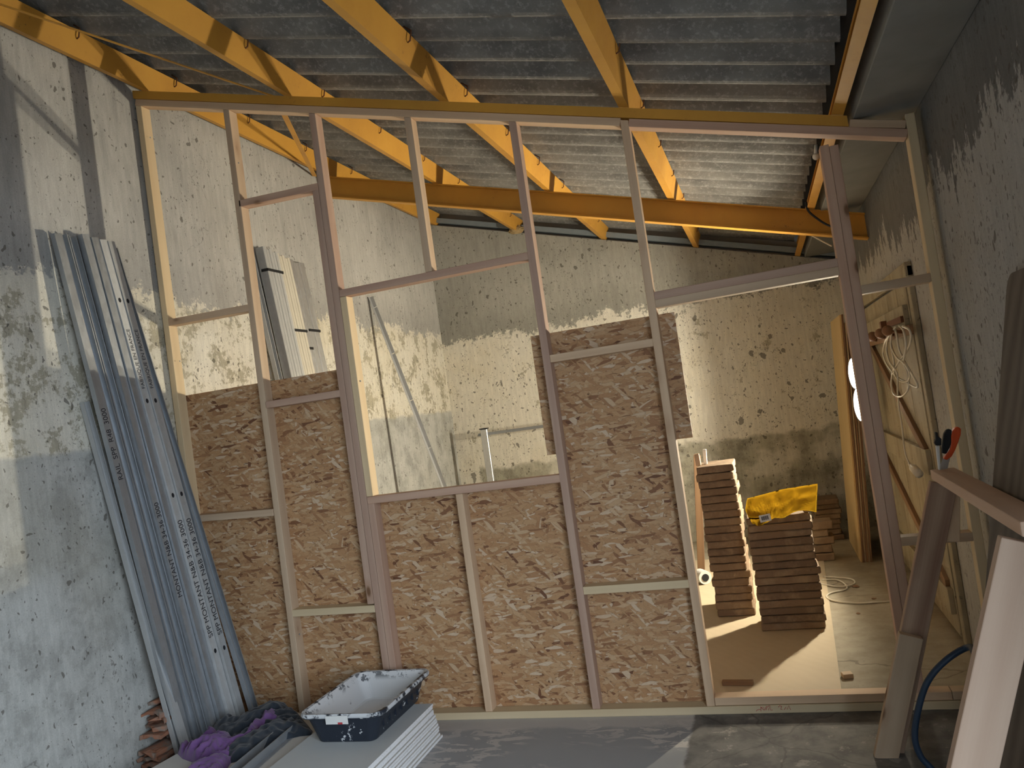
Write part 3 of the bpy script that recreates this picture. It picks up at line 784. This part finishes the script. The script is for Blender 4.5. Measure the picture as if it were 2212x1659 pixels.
# ------------------------------------------------------------------ brick stacks in the back room
random.seed(12)
def brick_mesh(w, d, h, seed):
    bm = bmesh.new(); box(bm, -w/2, w/2, -d/2, d/2, 0, h)
    bevel(bm, 0.006, 1)
    bmesh.ops.subdivide_edges(bm, edges=[e for e in bm.edges if e.calc_length() > 0.1], cuts=7, use_grid_fill=True)
    for v in bm.verts:
        k = noise.noise_vector(v.co*16+Vector((seed*3.1, seed, 0)))*0.006
        v.co.x += k.x; v.co.y += k.y; v.co.z += k.z*0.55
    return bm
num = ['top', 'second', 'third', 'fourth', 'fifth', 'sixth', 'seventh', 'eighth', 'ninth', 'tenth', 'eleventh', 'twelfth', 'thirteenth', 'fourteenth', 'fifteenth', 'sixteenth', 'seventeenth', 'eighteenth', 'nineteenth', 'twentieth', 'lowest']
def stack(n, x0, x1, yc, d, h, group, where, drift=(0, 0), base=0.0, seed=0, jit=0.008):
    for k in range(n):            # k = 0 at the bottom
        lvl = n-1-k
        bm = brick_mesh(x1-x0, d, h*0.93, seed+k)
        f = k/(n-1) if n > 1 else 0
        o = link('clay_brick', bm, M['clay'], loc=((x0+x1)/2+drift[0]*f+random.uniform(-jit, jit), yc+drift[1]*f+random.uniform(-jit, jit), base+h*k+0.001), rot=(0, 0, random.uniform(-0.03, 0.03)))
        nm = num[lvl] if lvl < n-1 else 'lowest'
        tag(o, 'flat clay brick, %s in %s' % (nm if lvl == 0 or lvl == n-1 else nm+' from the top', where), 'brick', group)
SH = 0.007
stack(20, -0.530, -0.280, 5.86, 0.38, 0.0520, 'bricks of the tall left stack', 'the tall left stack', drift=(0.0, 0.0), base=SH, seed=1)
stack(15, -0.230, 0.155, 5.42, 0.25, 0.0480, 'bricks of the lower middle stack', 'the wide stack under the yellow film', drift=(0.0, 0.0), base=SH, seed=40)
stack(5, 0.185, 0.345, 7.30, 0.20, 0.066, 'bricks of the small stack behind', 'the small pale stack behind', seed=80, jit=0.03)
stack(8, 0.26, 0.50, 8.20, 0.30, 0.048, 'bricks of the far corner stack', 'the dark far corner stack', seed=99, jit=0.02)
# wedge, its white standing for overexposure, and offcut on top of the tall stack
zt = SH+20*0.052
bm = bmesh.new(); box(bm, -0.012, 0.012, -0.02, 0.02, 0, 0.105); bevel(bm, 0.002)
tag(link('white_wedge', bm, M['white'], loc=(-0.475, 5.86, zt), rot=(0, 0.06, 0)), 'small wooden wedge, overexposure painted white, standing on the tall brick stack', 'wedge')
bm = bmesh.new(); box(bm, -0.024, 0.010, -0.02, 0.02, 0, 0.085); bevel(bm, 0.002)
tag(link('wood_offcut', bm, M['pine'], loc=(-0.512, 5.80, zt), rot=(0, -0.05, 0)), 'small wooden offcut beside the white wedge on the tall stack', 'offcut')
bm = bmesh.new(); bmesh.ops.create_icosphere(bm, subdivisions=2, radius=0.022)
for v in bm.verts: v.co *= 1+noise.noise(v.co*40)*0.5; v.co.z *= 0.7
tag(link('brick_chip', bm, M['clay'], loc=(0.135, 5.33, SH+15*0.048+0.012)), 'pale chip of brick on the front right corner of the wide stack', 'chip')
# yellow film over the middle stack
top = [(650,695),(760,664),(880,632),(1030,592),(1190,565),(1330,543),(1470,520)]
bot = [(700,1000),(790,1018),(900,968),(960,930),(1080,925),(1230,845),(1455,860)]
root = empty('yellow_film', (0.0, 5.27, SH+15*0.048), 'crumpled yellow plastic film with a white label, draped over the wide brick stack', 'plastic film')
bm = bmesh.new(); NX, NY = 42, 18; grid = []
tp, bt = spline([at(1500+a/5.53, 950+b/5.53, 1, 5.40) for a, b in top], 7), spline([at(1500+a/5.53, 950+b/5.53, 1, 5.262) for a, b in bot], 7)
for j in range(NY+1):
    row = []
    for i in range(NX+1):
        u = i/NX*(len(tp)-1); k = min(int(u), len(tp)-2); f = u-k
        a = tp[k].lerp(tp[k+1], f); b = bt[k].lerp(bt[k+1], f); s = j/NY
        p = a.lerp(b, s)
        left = max(0, 1-i/9.0)
        p.x -= 0.035*left*(1-abs(s-0.45)*1.6)
        fold = noise.noise(Vector((i*0.22, j*0.16, 3)))*0.026 + abs(noise.noise(Vector((i*0.34+j*0.22, j*0.1, 9))))*0.030
        p.y -= 0.006 + fold*(0.3+0.7*min(1, 2*s)) ; 
        f2 = max(0.0, min(1.0, (p.z-0.738)/0.05)); p.y = min(p.y, 5.266+0.12*f2)
        row.append(bm.verts.new(p))
    grid.append(row)
for j in range(NY):
    for i in range(NX): bm.faces.new((grid[j][i], grid[j+1][i], grid[j+1][i+1], grid[j][i+1]))
r_ = bmesh.ops.solidify(bm, geom=bm.faces[:], thickness=0.0015)
link('film', bm, M['film'], root, smooth=True)
c = at(1500+845/5.53, 950+935/5.53, 1, 5.215)
bm = bmesh.new(); box(bm, -0.034, 0.034, -0.0012, 0.0012, -0.022, 0.022); o = link('label', bm, M['white'], root, loc=c, rot=(0, -0.12, 0))
bm = bmesh.new()
for k in range(11): box(bm, -0.022+k*0.004, -0.022+k*0.004+(0.0022 if k % 3 else 0.0032), -0.0022, -0.0012, -0.011, 0.013)
link('barcode', bm, M['ink'], o, loc=c, rot=(0, -0.12, 0))

# thin sheet on the floor, batten, board, spool, cable, block
bm = bmesh.new(); prism(bm, [(-1.05, 4.16), (0.140, 4.16), (0.275, 7.55), (-0.92, 7.60)], 0.0005, 0.006)
tag(link('plywood_sheet', bm, M['sheet']), 'thin pale plywood sheet lying on the floor under the brick stacks', 'sheet')
lumber('wood_batten', None, (-0.44, 4.40, 0.018), (-0.28, 4.385, 0.018), 0.022, 0.035, M['brown_wood'])
tag(bpy.data.objects['wood_batten'], 'short dark batten lying on the floor sheet just behind the doorway plate', 'batten')
o = lumber('wood_block', None, (0.165, 4.46, 0.012), (0.215, 4.47, 0.012), 0.024, 0.05, M['pine']); tag(o, 'small pale wooden block on the floor right of the plywood sheet', 'block')
pts = [(1503, 1000, 7.0), (1505, 1190, 7.0)]
o = lumber('leaning_board', None, (-0.735, 6.95, 0.007), (-0.63, 7.02, 1.02), 0.06, 0.02, M['brown_wood']); tag(o, 'narrow dark board standing left of the tall brick stack', 'board')
root = empty('cable_reel', (-0.70, 6.68, 0.007), 'small white reel with a black core lying left of the tall stack', 'reel')
bm = bmesh.new(); bmesh.ops.create_cone(bm, segments=24, radius1=0.055, radius2=0.055, depth=0.11, cap_ends=True)
link('drum', bm, M['white'], root, loc=(-0.70, 6.68, 0.063), rot=(math.pi/2, 0, 0.5), smooth=False)
bm = bmesh.new(); bmesh.ops.create_cone(bm, segments=24, radius1=0.03, radius2=0.03, depth=0.12, cap_ends=True)
link('core', bm, M['black'], root, loc=(-0.70, 6.68, 0.063), rot=(math.pi/2, 0, 0.5))
cp_ = [(0.20,6.52),(0.30,6.50),(0.35,6.36),(0.345,6.20),(0.24,6.13),(0.20,6.02),(0.25,5.90),(0.38,5.82),(0.50,5.815),(0.62,5.83),(0.70,5.95),(0.72,6.1)]
pts = spline([(a, b, 0.008) for a, b in cp_], 6)
tag(tube('power_cable', pts, 0.006, M['cable']), 'white cable looping over the floor right of the wide brick stack', 'cable')
pts = spline([(0.17, 6.42, 0.008), (0.28, 6.30, 0.008), (0.36, 6.27, 0.014), (0.42, 6.36, 0.008), (0.40, 6.50, 0.008), (0.22, 6.62, 0.008)], 6)
tag(tube('power_cable', pts, 0.006, M['cable']), 'short loop of white cable at the right foot of the wide brick stack', 'cable')
random.seed(3)
for k, (a, b, w, lb) in enumerate([(0.42, 6.28, .05, 'dark wood chip on the floor inside the loop of white cable'), (0.50, 5.93, .035, 'dark wood chip just behind the long white cable on the floor'), (0.36, 5.60, .03, 'dark wood chip in front of the long white cable on the floor')]):
    bm = bmesh.new(); bmesh.ops.create_icosphere(bm, subdivisions=2, radius=w*0.5)
    for v in bm.verts: v.co *= 1+noise.noise(v.co*50+Vector((k, 0, 0)))*0.6; v.co.z = v.co.z*0.25
    tag(link('wood_chip', bm, M['brown_wood'], loc=(a, b, w*0.1)), lb, 'debris', 'wood chips on the back floor')

# plywood boards standing along the right wall at the back
random.seed(2)
nply = 6
for k in range(nply):
    th = 0.0145
    xb = 0.536+k*th; xt = 0.665+k*th; y0 = 7.045-0.012*(k % 2); y1 = 7.95+0.01*k; ht = 2.02-(0.20*min(1, max(0, k-1)*0.35))
    bm = bmesh.new(); box(bm, 0, th*0.9, 0, y1-y0, 0, ht)
    for v in bm.verts: v.co.x += (xt-xb)*v.co.z/ht
    o = link('plywood_board', bm, M['ply'] if k == 0 else (M['brown_wood'] if k % 2 else M['yellow_pine']), loc=(xb, y0, 0.001))
    tag(o, 'tall plywood board standing near the far right corner, %s from the left of the row' % ordn[k], 'board', 'plywood boards at the right wall')

# ------------------------------------------------------------------ old plank door in the right wall
door = tag(empty('door_1', (XR, 5.9, 0)), kind='structure')
DX = XR-0.012
ys = [4.93, 5.27, 5.63, 5.98, 6.33, 6.68, 7.02]
for a, b in zip(ys, ys[1:]):
    bm = bmesh.new(); box(bm, DX-0.022, DX, a+0.003, b-0.003, 0.03, 2.02); bevel(bm, 0.003); link('door_plank', bm, M['doorpaint'], door)
def dbar(name, p0, p1, w, mat, th=0.028): return lumber(name, door, (DX-0.022-th/2, *p0), (DX-0.022-th/2, *p1), w, th, mat, yhint=(1, 0, 0))
dbar('door_batten', (4.96, 1.83), (6.99, 1.83), 0.13, M['doorpaint'])
dbar('door_batten', (4.96, 1.00), (6.99, 1.00), 0.14, M['doorpaint'])
dbar('door_batten', (4.96, 0.22), (6.99, 0.22), 0.14, M['doorpaint'])
dbar('door_brace', (6.60, 1.72), (5.02, 1.05), 0.062, M['brown_wood'], 0.024)
dbar('door_brace', (6.85, 0.88), (5.02, 0.30), 0.062, M['brown_wood'], 0.024)
bm = bmesh.new(); box(bm, XR-0.03, XR, 4.84, 4.92, 0, 2.10); box(bm, XR-0.03, XR, 7.03, 7.11, 0, 2.10); box(bm, XR-0.04, XR, 4.84, 7.11, 2.04, 2.12); bevel(bm, 0.004)
link('door_frame', bm, M['doorpaint'], door)
bm = bmesh.new(); box(bm, DX-0.066, DX-0.05, 4.97, 5.5, 1.80, 1.835); box(bm, DX-0.085, DX-0.05, 5.60, 5.66, 1.79, 1.85); link('door_hinge', bm, M['rust'], door)
# coat peg rail with a hank of cable
pr = empty('peg_rail', (0.80, 5.3, 1.78), 'brown wooden peg rail fixed to the old plank door', 'peg rail')
lumber('rail', pr, (DX-0.060, 4.72, 1.745), (DX-0.060, 6.95, 1.745), 0.055, 0.018, M['brown_wood'], yhint=(1, 0, 0))
for py2 in (4.95, 5.25, 5.60, 6.00, 6.75):
    bm = bmesh.new(); tube_bm(bm, [(DX-0.07, py2, 1.745), (DX-0.135, py2, 1.76)], 0.010, 8)
    mm = bmesh.ops.create_uvsphere(bm, u_segments=14, v_segments=8, radius=0.030, matrix=Matrix.Translation((DX-0.145, py2, 1.765)))
    link('peg', bm, M['peg'], pr, smooth=True)
root = empty('extension_cable', (0.70, 5.5, 1.76), 'white extension cable hung in a loose hank on the door pegs, its plug dangling', 'cable')
lp = [[(490,330),(445,380),(425,480),(450,570),(500,640),(545,690),(600,720),(700,775),(720,760),(680,680),(640,610),(600,540),(560,450),(540,330),(520,270)],
      [(500,290),(490,400),(510,520),(520,600),(500,680),(495,760),(520,840),(580,855),(630,810),(645,740),(630,650),(600,560),(620,430),(600,300),(560,250)],
      [(590,255),(650,290),(660,380),(620,480),(560,560),(520,640),(540,700),(590,730),(640,720),(650,660),(610,580),(540,520),(500,440),(490,340),(510,270)],
      [(530,262),(470,350),(455,450),(480,560),(545,660),(548,800),(560,950),(585,1100),(600,1250),(620,1360),(650,1430)]]
for i, l in enumerate(lp):
    pts = [at(1800+a/3.95, 640+b/3.95, 0, 0.745+0.007*math.sin(k*1.3+i*2)-0.004*i) for k, (a, b) in enumerate(l)]
    tube('cable', spline(pts, 6), 0.0055, M['cable'], root, seg=6)
a = at(1800+650/3.95, 640+1430/3.95, 0, 0.74); b = at(1800+730/3.95, 640+1515/3.95, 0, 0.74)
tube('plug', [a, a.lerp(b, 0.3), a.lerp(b, 0.45), b], [0.009, 0.014, 0.024, 0.024], M['cable'], root, seg=14)

# ------------------------------------------------------------------ plasterboard stack, front left
random.seed(6)
TH = 0.0125
g2 = 'plasterboards stacked on the floor'
root_names = ['top', 'second', 'third', 'fourth', 'fifth', 'sixth', 'seventh', 'eighth', 'ninth', 'tenth', 'eleventh', 'lowest']
def pboard(x0, x1, y0, y1, k, mat, lbl, group, skew=0.0):
    bm = bmesh.new(); z0 = k*TH+0.0005
    poly = [(x0-skew, y0), (x1, y0), (x1, y1), (x0, y1)]
    a = [bm.verts.new((p[0], p[1], z0)) for p in poly]; b = [bm.verts.new((p[0], p[1], z0+TH*0.93)) for p in poly]
    bm.faces.new(a[::-1]); bm.faces.new(b)
    for i in range(4): bm.faces.new((a[i], a[(i+1) % 4], b[(i+1) % 4], b[i]))
    root = empty('plasterboard', ((x0+x1)/2, (y0+y1)/2, z0), lbl, 'plasterboard', group)
    me_o = link('core', bm, M['gypsum'], root)
    me_o.data.materials.append(mat)
    me_o.data.polygons[1].material_index = 1
    return root
for k in range(11):
    dx = (0.012*(10-k)/10*6.0)*0.9 + random.uniform(-0.006, 0.006)
    dy = random.uniform(-0.012, 0.012)
    if k < 10:
        pboard(-3.03, -1.885+dx*0.9, 1.35, 3.86-0.06*(1-k/10.0)+dy, k, M['paper'], 'wide cream plasterboard, %s' % ('topmost, carrying the purple cloth' if k == 9 else ('lowest, lying on the floor' if k == 0 else root_names[9-k]+' from the top of the wide boards')), g2, skew=0.30)
pboard(-2.392, -1.885, 1.35, 3.862, 10, M['paper_grey'], 'narrow white plasterboard directly under the black tub, lying on the wide boards', 'narrow white plasterboards')
pboard(-2.390, -1.883, 1.36, 3.866, 11, M['paper_grey'], 'uppermost narrow white plasterboard that carries the black tub', 'narrow white plasterboards')
ZT = 12*TH        # top of the narrow boards
ZW = 10*TH        # top of the wide boards

# black mortar tub
def rring(bm, x0, x1, y0, y1, r, z, seg=6):
    vs = []
    for cx, cy_, a0_ in ((x1-r, y1-r, 0), (x0+r, y1-r, 90), (x0+r, y0+r, 180), (x1-r, y0+r, 270)):
        for k in range(seg+1):
            a = math.radians(a0_+90*k/seg); vs.append(bm.verts.new((cx+r*math.cos(a), cy_+r*math.sin(a), z)))
    return vs
def loft(bm, rings, cap0=False, cap1=False):
    for a, b in zip(rings, rings[1:]):
        n = len(a)
        for i in range(n): bm.faces.new((a[i], a[(i+1) % n], b[(i+1) % n], b[i]))
    if cap0: bm.faces.new(rings[0][::-1])
    if cap1: bm.faces.new(rings[-1])
tub = empty('mortar_tub', (-2.14, 3.68, ZT), 'black plastic mortar tub crusted with white plaster, on the plasterboard stack', 'tub')
tx, ty = -2.14, 3.67
hx2, hy2, hh2 = 0.225, 0.305, 0.150
bm = bmesh.new()
rg = [rring(bm, -0.155, 0.150, -0.260, 0.262, 0.035, 0.0), rring(bm, -0.160, 0.155, -0.265, 0.267, 0.04, 0.006), rring(bm, -0.205, 0.200, -0.286, 0.286, 0.055, hh2-0.026),
      rring(bm, -hx2, hx2, -hy2, hy2, 0.06, hh2-0.024), rring(bm, -hx2-0.004, hx2+0.004, -hy2-0.004, hy2+0.004, 0.06, hh2-0.012), rring(bm, -hx2, hx2, -hy2, hy2, 0.06, hh2),
      rring(bm, -0.212, 0.207, -0.292, 0.292, 0.055, hh2-0.002)]
loft(bm, rg, cap0=True); link('tub_body', bm, M['tub'], tub, loc=(tx, ty, ZT), smooth=False)
bm = bmesh.new()
rg = [rring(bm, -0.212, 0.207, -0.292, 0.292, 0.055, hh2-0.002), rring(bm, -0.200, 0.195, -0.282, 0.282, 0.05, hh2-0.02), rring(bm, -0.158, 0.153, -0.262, 0.264, 0.04, 0.016), rring(bm, -0.148, 0.143, -0.252, 0.254, 0.035, 0.010)]
loft(bm, rg, cap1=True); link('plaster_lining', bm, M['tub_in'], tub, loc=(tx, ty, ZT))
bm = bmesh.new()
for k in range(7):
    yk = -0.20+0.065*k
    box(bm, 0.176, 0.186, yk-0.004, yk+0.004, 0.05, 0.12)
link('stiffening_ribs', bm, M['tub'], tub, loc=(tx, ty, ZT))
bm = bmesh.new(); box(bm, -0.065, 0.055, -0.3125, -0.3105, hh2-0.045, hh2-0.006); s_ = link('sticker', bm, M['white'], tub, loc=(tx, ty, ZT))
bm = bmesh.new(); box(bm, 0.0, 0.025, -0.3135, -0.3125, hh2-0.045, hh2-0.036); link('sticker_print', bm, M['red_ink'], s_, loc=(tx, ty, ZT))

# crumpled fabrics: heightfields inside a real outline, folds from ridged noise
def inside(p, poly):
    c = False; n = len(poly)
    for i in range(n):
        a, b = poly[i], poly[(i+1) % n]
        if (a[1] > p[1]) != (b[1] > p[1]) and p[0] < (b[0]-a[0])*(p[1]-a[1])/(b[1]-a[1])+a[0]: c = not c
    return c
def near(p, poly):
    best = (1e9, None); n = len(poly)
    for i in range(n):
        a, b = Vector(poly[i]), Vector(poly[(i+1) % n]); ab = b-a
        t = max(0, min(1, (Vector(p)-a).dot(ab)/max(ab.length_squared, 1e-9))); q = a+ab*t; d = (Vector(p)-q).length
        if d < best[0]: best = (d, q)
    return best
def fabric(name, poly, z0, H_, soft, fold, fs, mat, seed, label, cat, step=0.009, skirt=True):
    xs = [p[0] for p in poly]; ys_ = [p[1] for p in poly]
    nx = int((max(xs)-min(xs))/step)+2; ny = int((max(ys_)-min(ys_))/step)+2
    bm = bmesh.new(); V = {}; used = set()
    cells = [(i, j) for i in range(nx) for j in range(ny) if inside((min(xs)+(i+.5)*step, min(ys_)+(j+.5)*step), poly)]
    cs = set(cells)
    for i, j in cells:
        for a, b in ((i, j), (i+1, j), (i+1, j+1), (i, j+1)):
            if (a, b) not in V:
                p = (min(xs)+a*step, min(ys_)+b*step)
                edge = not all((a+u, b+v) in cs for u in (-1, 0) for v in (-1, 0))
                d, q = near(p, poly)
                if edge: p = (q.x, q.y); d = 0
                s = Vector((p[0]*fs, p[1]*fs, seed))
                wv = noise.noise(s*0.6)*1.4
                ridge = 1-abs(noise.noise(Vector((s.x+wv, s.y*0.45+wv, seed))))*3.0
                ridge2 = 1-abs(noise.noise(s*2.1+Vector((7, 3, 0))))*3.0
                h = H_*(1-math.exp(-d/soft))*(0.55+0.45*noise.noise(s*0.5+Vector((3, 1, 2)))*1.6+0.25) + fold*(0.7*ridge+0.35*ridge2)*min(1, d/0.02)
                V[(a, b)] = bm.verts.new((p[0], p[1], z0+max(h, 0)+ (0.0 if edge else 0.002)))
    for i, j in cells:
        try: bm.faces.new((V[(i, j)], V[(i+1, j)], V[(i+1, j+1)], V[(i, j+1)]))
        except ValueError: pass
    for _ in range(1): bmesh.ops.smooth_vert(bm, verts=[v for v in bm.verts if not v.is_boundary], factor=0.4, use_axis_x=True, use_axis_y=True, use_axis_z=True)
    o = link(name, bm, mat, smooth=True); return tag(o, label, cat)
def outl(pts, z): return [tuple(at(360+a/3.456, 1380+b/3.456, 2, z))[:2] for a, b in pts]
dk = [(345,625),(385,598),(480,560),(570,578),(680,520),(720,475),(790,455),(880,472),(940,505),(985,540),(1040,600),(1085,655),(1075,685),(990,692),(900,715),(800,745),(700,800),(600,855),(470,892),(420,850),(470,760),(430,690),(380,665)]
fabric('dark_garment', outl(dk, ZW+0.025), ZW+0.001, 0.050, 0.05, 0.026, 11, M['navy'], 5.0, 'crumpled dark navy garment between the purple cloth and the black tub', 'garment')
pu = [(75,815),(150,768),(205,775),(260,700),(340,680),(480,700),(500,745),(575,720),(620,650),(690,590),(730,545),(800,530),(848,560),(842,602),(770,620),(700,665),(655,735),(560,835),(480,872),(440,932),(380,1010),(120,1010),(160,958),(240,918),(180,875),(110,850)]
fabric('purple_cloth', outl(pu, ZW+0.03), ZW+0.001, 0.045, 0.022, 0.036, 14, M['purple'], 11.0, 'twisted purple cloth lying on the cream plasterboard', 'cloth', step=0.007)

# two galvanised strips on the boards
for k, (a, b, lb) in enumerate([((865,632),(455,970),'left of the two galvanised strips lying beside the purple cloth'), ((952,630),(545,975),'right of the two galvanised strips lying beside the purple cloth')]):
    p0 = at(360+a[0]/3.456, 1380+a[1]/3.456, 2, ZW+0.045); p1 = at(360+b[0]/3.456, 1380+b[1]/3.456, 2, ZW+0.045)
    d = (p1-p0); p1 = p0+d.normalized()*1.3
    p0.z = p1.z = ZW+0.022
    o = lumber('metal_strip', None, p0, p1, 0.005, 0.042, M['galv'], bev=0.001, yhint=(0, 0, 1)); tag(o, lb, 'metal strip', 'galvanised strips on the plasterboard')
    bm = bmesh.new(); box(bm, 0, 0.028, -0.0215, -0.0195, 0, 1.3)
    f = link('flange', bm, M['galv']); f.matrix_basis = o.matrix_basis.copy(); attach(f, o)

# ------------------------------------------------------------------ broken tiles at the foot of the left wall
random.seed(15)
wh = ['lowest', 'second', 'third', 'fourth', 'fifth', 'sixth', 'seventh', 'eighth', 'uppermost']
for k in range(9):
    bm = bmesh.new(); L_ = random.uniform(0.30, 0.38) - 0.012*k; w_ = 0.135; n = 8
    prof = []
    for i in range(n+1):
        u = -1+2*i/n; prof.append((w_/2*u, 0.022+0.010*(1-u*u)))
    for i in range(n, -1, -1):
        u = -1+2*i/n; prof.append((w_/2*u, 0.002+0.008*(1-u*u)))
    prism(bm, prof, 0, L_, 1)
    bmesh.ops.subdivide_edges(bm, edges=[e for e in bm.edges if abs(e.verts[0].co.y-e.verts[1].co.y) > 0.2], cuts=9)
    for v in bm.verts:
        nz = noise.noise_vector(v.co*22+Vector((k*5, k*2, 0)))
        e = max(0.0, 1-v.co.y/0.09)
        v.co += nz*(0.005+0.008*e); v.co.z += 0.008*e*nz.x; v.co.y += 0.05*e*noise.noise(Vector((v.co.x*22, k*7.7, 1)))
    y0 = 3.38 + 0.022*k + random.uniform(-0.035, 0.035) + (0.10 if k in (0, 3) else 0)
    o = link('clay_tile', bm, M['tile'], loc=(-3.352+random.uniform(-0.004, 0.004), y0, 0.004+0.036*k), rot=(random.uniform(-0.02, 0.02), 0, random.uniform(-0.03, 0.03)))
    tag(o, 'broken clay tile at the foot of the left wall, %s' % (wh[k] if k in (0, 8) else wh[k]+' from the floor'), 'tile', 'broken tiles by the left wall')

# ------------------------------------------------------------------ timber frame, front right
fr = empty('timber_trestle', (0.4, 3.0, 0), 'open frame of pale planks leaning towards the right wall in the foreground', 'timber frame')
FZ = 1.13; xl, xr2 = 0.583, 0.672
lumber('top_plank', fr, ((xl+xr2)/2, 2.40, FZ-0.02), ((xl+xr2)/2+0.010, 3.64, FZ-0.02), xr2-xl, 0.040, M['trestle'], yhint=(0, 0, 1))
def leg(px0, py0, px1, py1, y, w, th, mat, z1=None, name='leg'):
    a = at(px0, py0, 1, y); b = at(px1, py1, 1, y)
    d = (b-a)/(b.z-a.z)                       # per metre of height
    top = a + d*((z1 if z1 is not None else FZ-0.041)-a.z); bt = a + d*(0.003-a.z)
    ax = (top-bt).normalized(); side = Vector((0, 1, 0)).cross(ax).normalized()
    c = side*(w/2) + Vector((0, th/2, 0))
    return lumber(name, fr, bt+c, top+c, w, th, mat)
leg(2169.5, 1137, 2054, 1659, 2.42, 0.112, 0.042, M['trestle'])
leg(2012, 1034, 1897, 1616, 3.585, 0.098, 0.042, M['streaky'])
leg(2012, 1034, 1893, 1616, 3.540, 0.088, 0.042, M['pine'], z1=0.50, name='splice_plank')
a = at(2050, 1090, 1, 3.62); lumber('gusset', fr, (a.x-0.015, 3.61, 0.84), (a.x+0.020, 3.61, FZ-0.042), 0.06, 0.03, M['pine'])
# pale inner board beyond, seen between the legs
# saw hooked on the far end of the top plank
saw = empty('hand_saw', (0.64, 3.605, FZ), 'hand saw with orange and black handle on the far end of the trestle plank', 'saw')
SY = 3.605
def spts(l): return [at(1800+a/3.95, 640+b/3.95, 1, SY) for a, b in l]
def slab_poly(name, l, th, mat, yoff=0, bev=0.004):
    ps = [at(1800+a/3.95, 640+b/3.95, 1, SY) for a, b in l]
    bm = bmesh.new(); prism(bm, [(p.x, max(p.z, FZ+0.001)) for p in ps], SY-th/2+yoff, SY+th/2+yoff, 1)
    if bev: bevel(bm, bev, 2)
    return link(name, bm, mat, saw)
slab_poly('handle_shell', [(1035,1120),(1062,1112),(1085,1130),(1082,1180),(1062,1240),(1035,1310),(1005,1365),(965,1395),(935,1385),(960,1345),(990,1300),(1003,1250),(1000,1195),(1010,1150)], 0.030, M['orange'])
slab_poly('handle_grip', [(960,1138),(985,1130),(1008,1140),(1003,1180),(1000,1250),(985,1300),(958,1345),(925,1338),(925,1290),(932,1220),(940,1170)], 0.024, M['black'])
slab_poly('blade', [(935,1380),(1000,1365),(975,1470),(962,1530),(905,1530),(915,1440)], 0.002, M['saw_steel'], bev=0)
clp = empty('clamp', at(1800+880/3.95, 640+1200/3.95, 1, SY-0.03), 'small black clamp with a white foot beside the saw handle', 'clamp')
def cl(name, l, th, mat):
    ps = [at(1800+a/3.95, 640+b/3.95, 1, SY-0.03) for a, b in l]; bm = bmesh.new(); prism(bm, [(p.x, max(p.z, FZ+0.001)) for p in ps], SY-0.03-th/2, SY-0.03+th/2, 1); bevel(bm, 0.002); link(name, bm, mat, clp)
cl('jaw', [(865,1158),(888,1160),(893,1195),(920,1215),(918,1270),(872,1272),(858,1250),(872,1215)], 0.022, M['black'])
cl('foot', [(872,1274),(905,1274),(915,1480),(895,1480)], 0.014, M['white'])
# dark plank leaning on the right wall
bm = bmesh.new()
nseg = 6; poly = [(3.10, 0.0), (3.10, 1.78)]
for k in range(nseg+1):
    a = math.radians(90*k/nseg); poly.append((3.05+0.05*math.cos(a), 1.78+0.05*math.sin(a)))
poly += [(2.45, 1.83), (2.45, 0.0)]
prism(bm, poly, 0, 0.020, 0)
bmesh.ops.remove_doubles(bm, verts=bm.verts, dist=0.0005)
for v in bm.verts: v.co.x += 0.455 + 0.208*v.co.z
o = link('dark_plank', bm, M['dark_wood']); tag(o, 'wide dark weathered board with a rounded corner leaning on the right wall', 'board')
# hose
hp = [(2092,1398),(2045,1425),(2005,1470),(1984,1530),(1976,1590),(1988,1632),(2012,1660),(2040,1690)]
pts = [at(a, b, 1, 3.02) for a, b in hp]
pts = [Vector((pts[0].x-0.03, 2.62, pts[0].z+0.02)), Vector((pts[0].x-0.01, 2.86, pts[0].z+0.025))] + pts + [Vector((pts[-1].x+0.08, 2.98, 0.012)), Vector((0.42, 2.9, 0.012))]
for p in pts: p.z = max(p.z, 0.012)
tag(tube('hose', spline(pts, 8), 0.011, M['hose'], seg=10), 'dark blue hose curving through the open timber frame', 'hose')
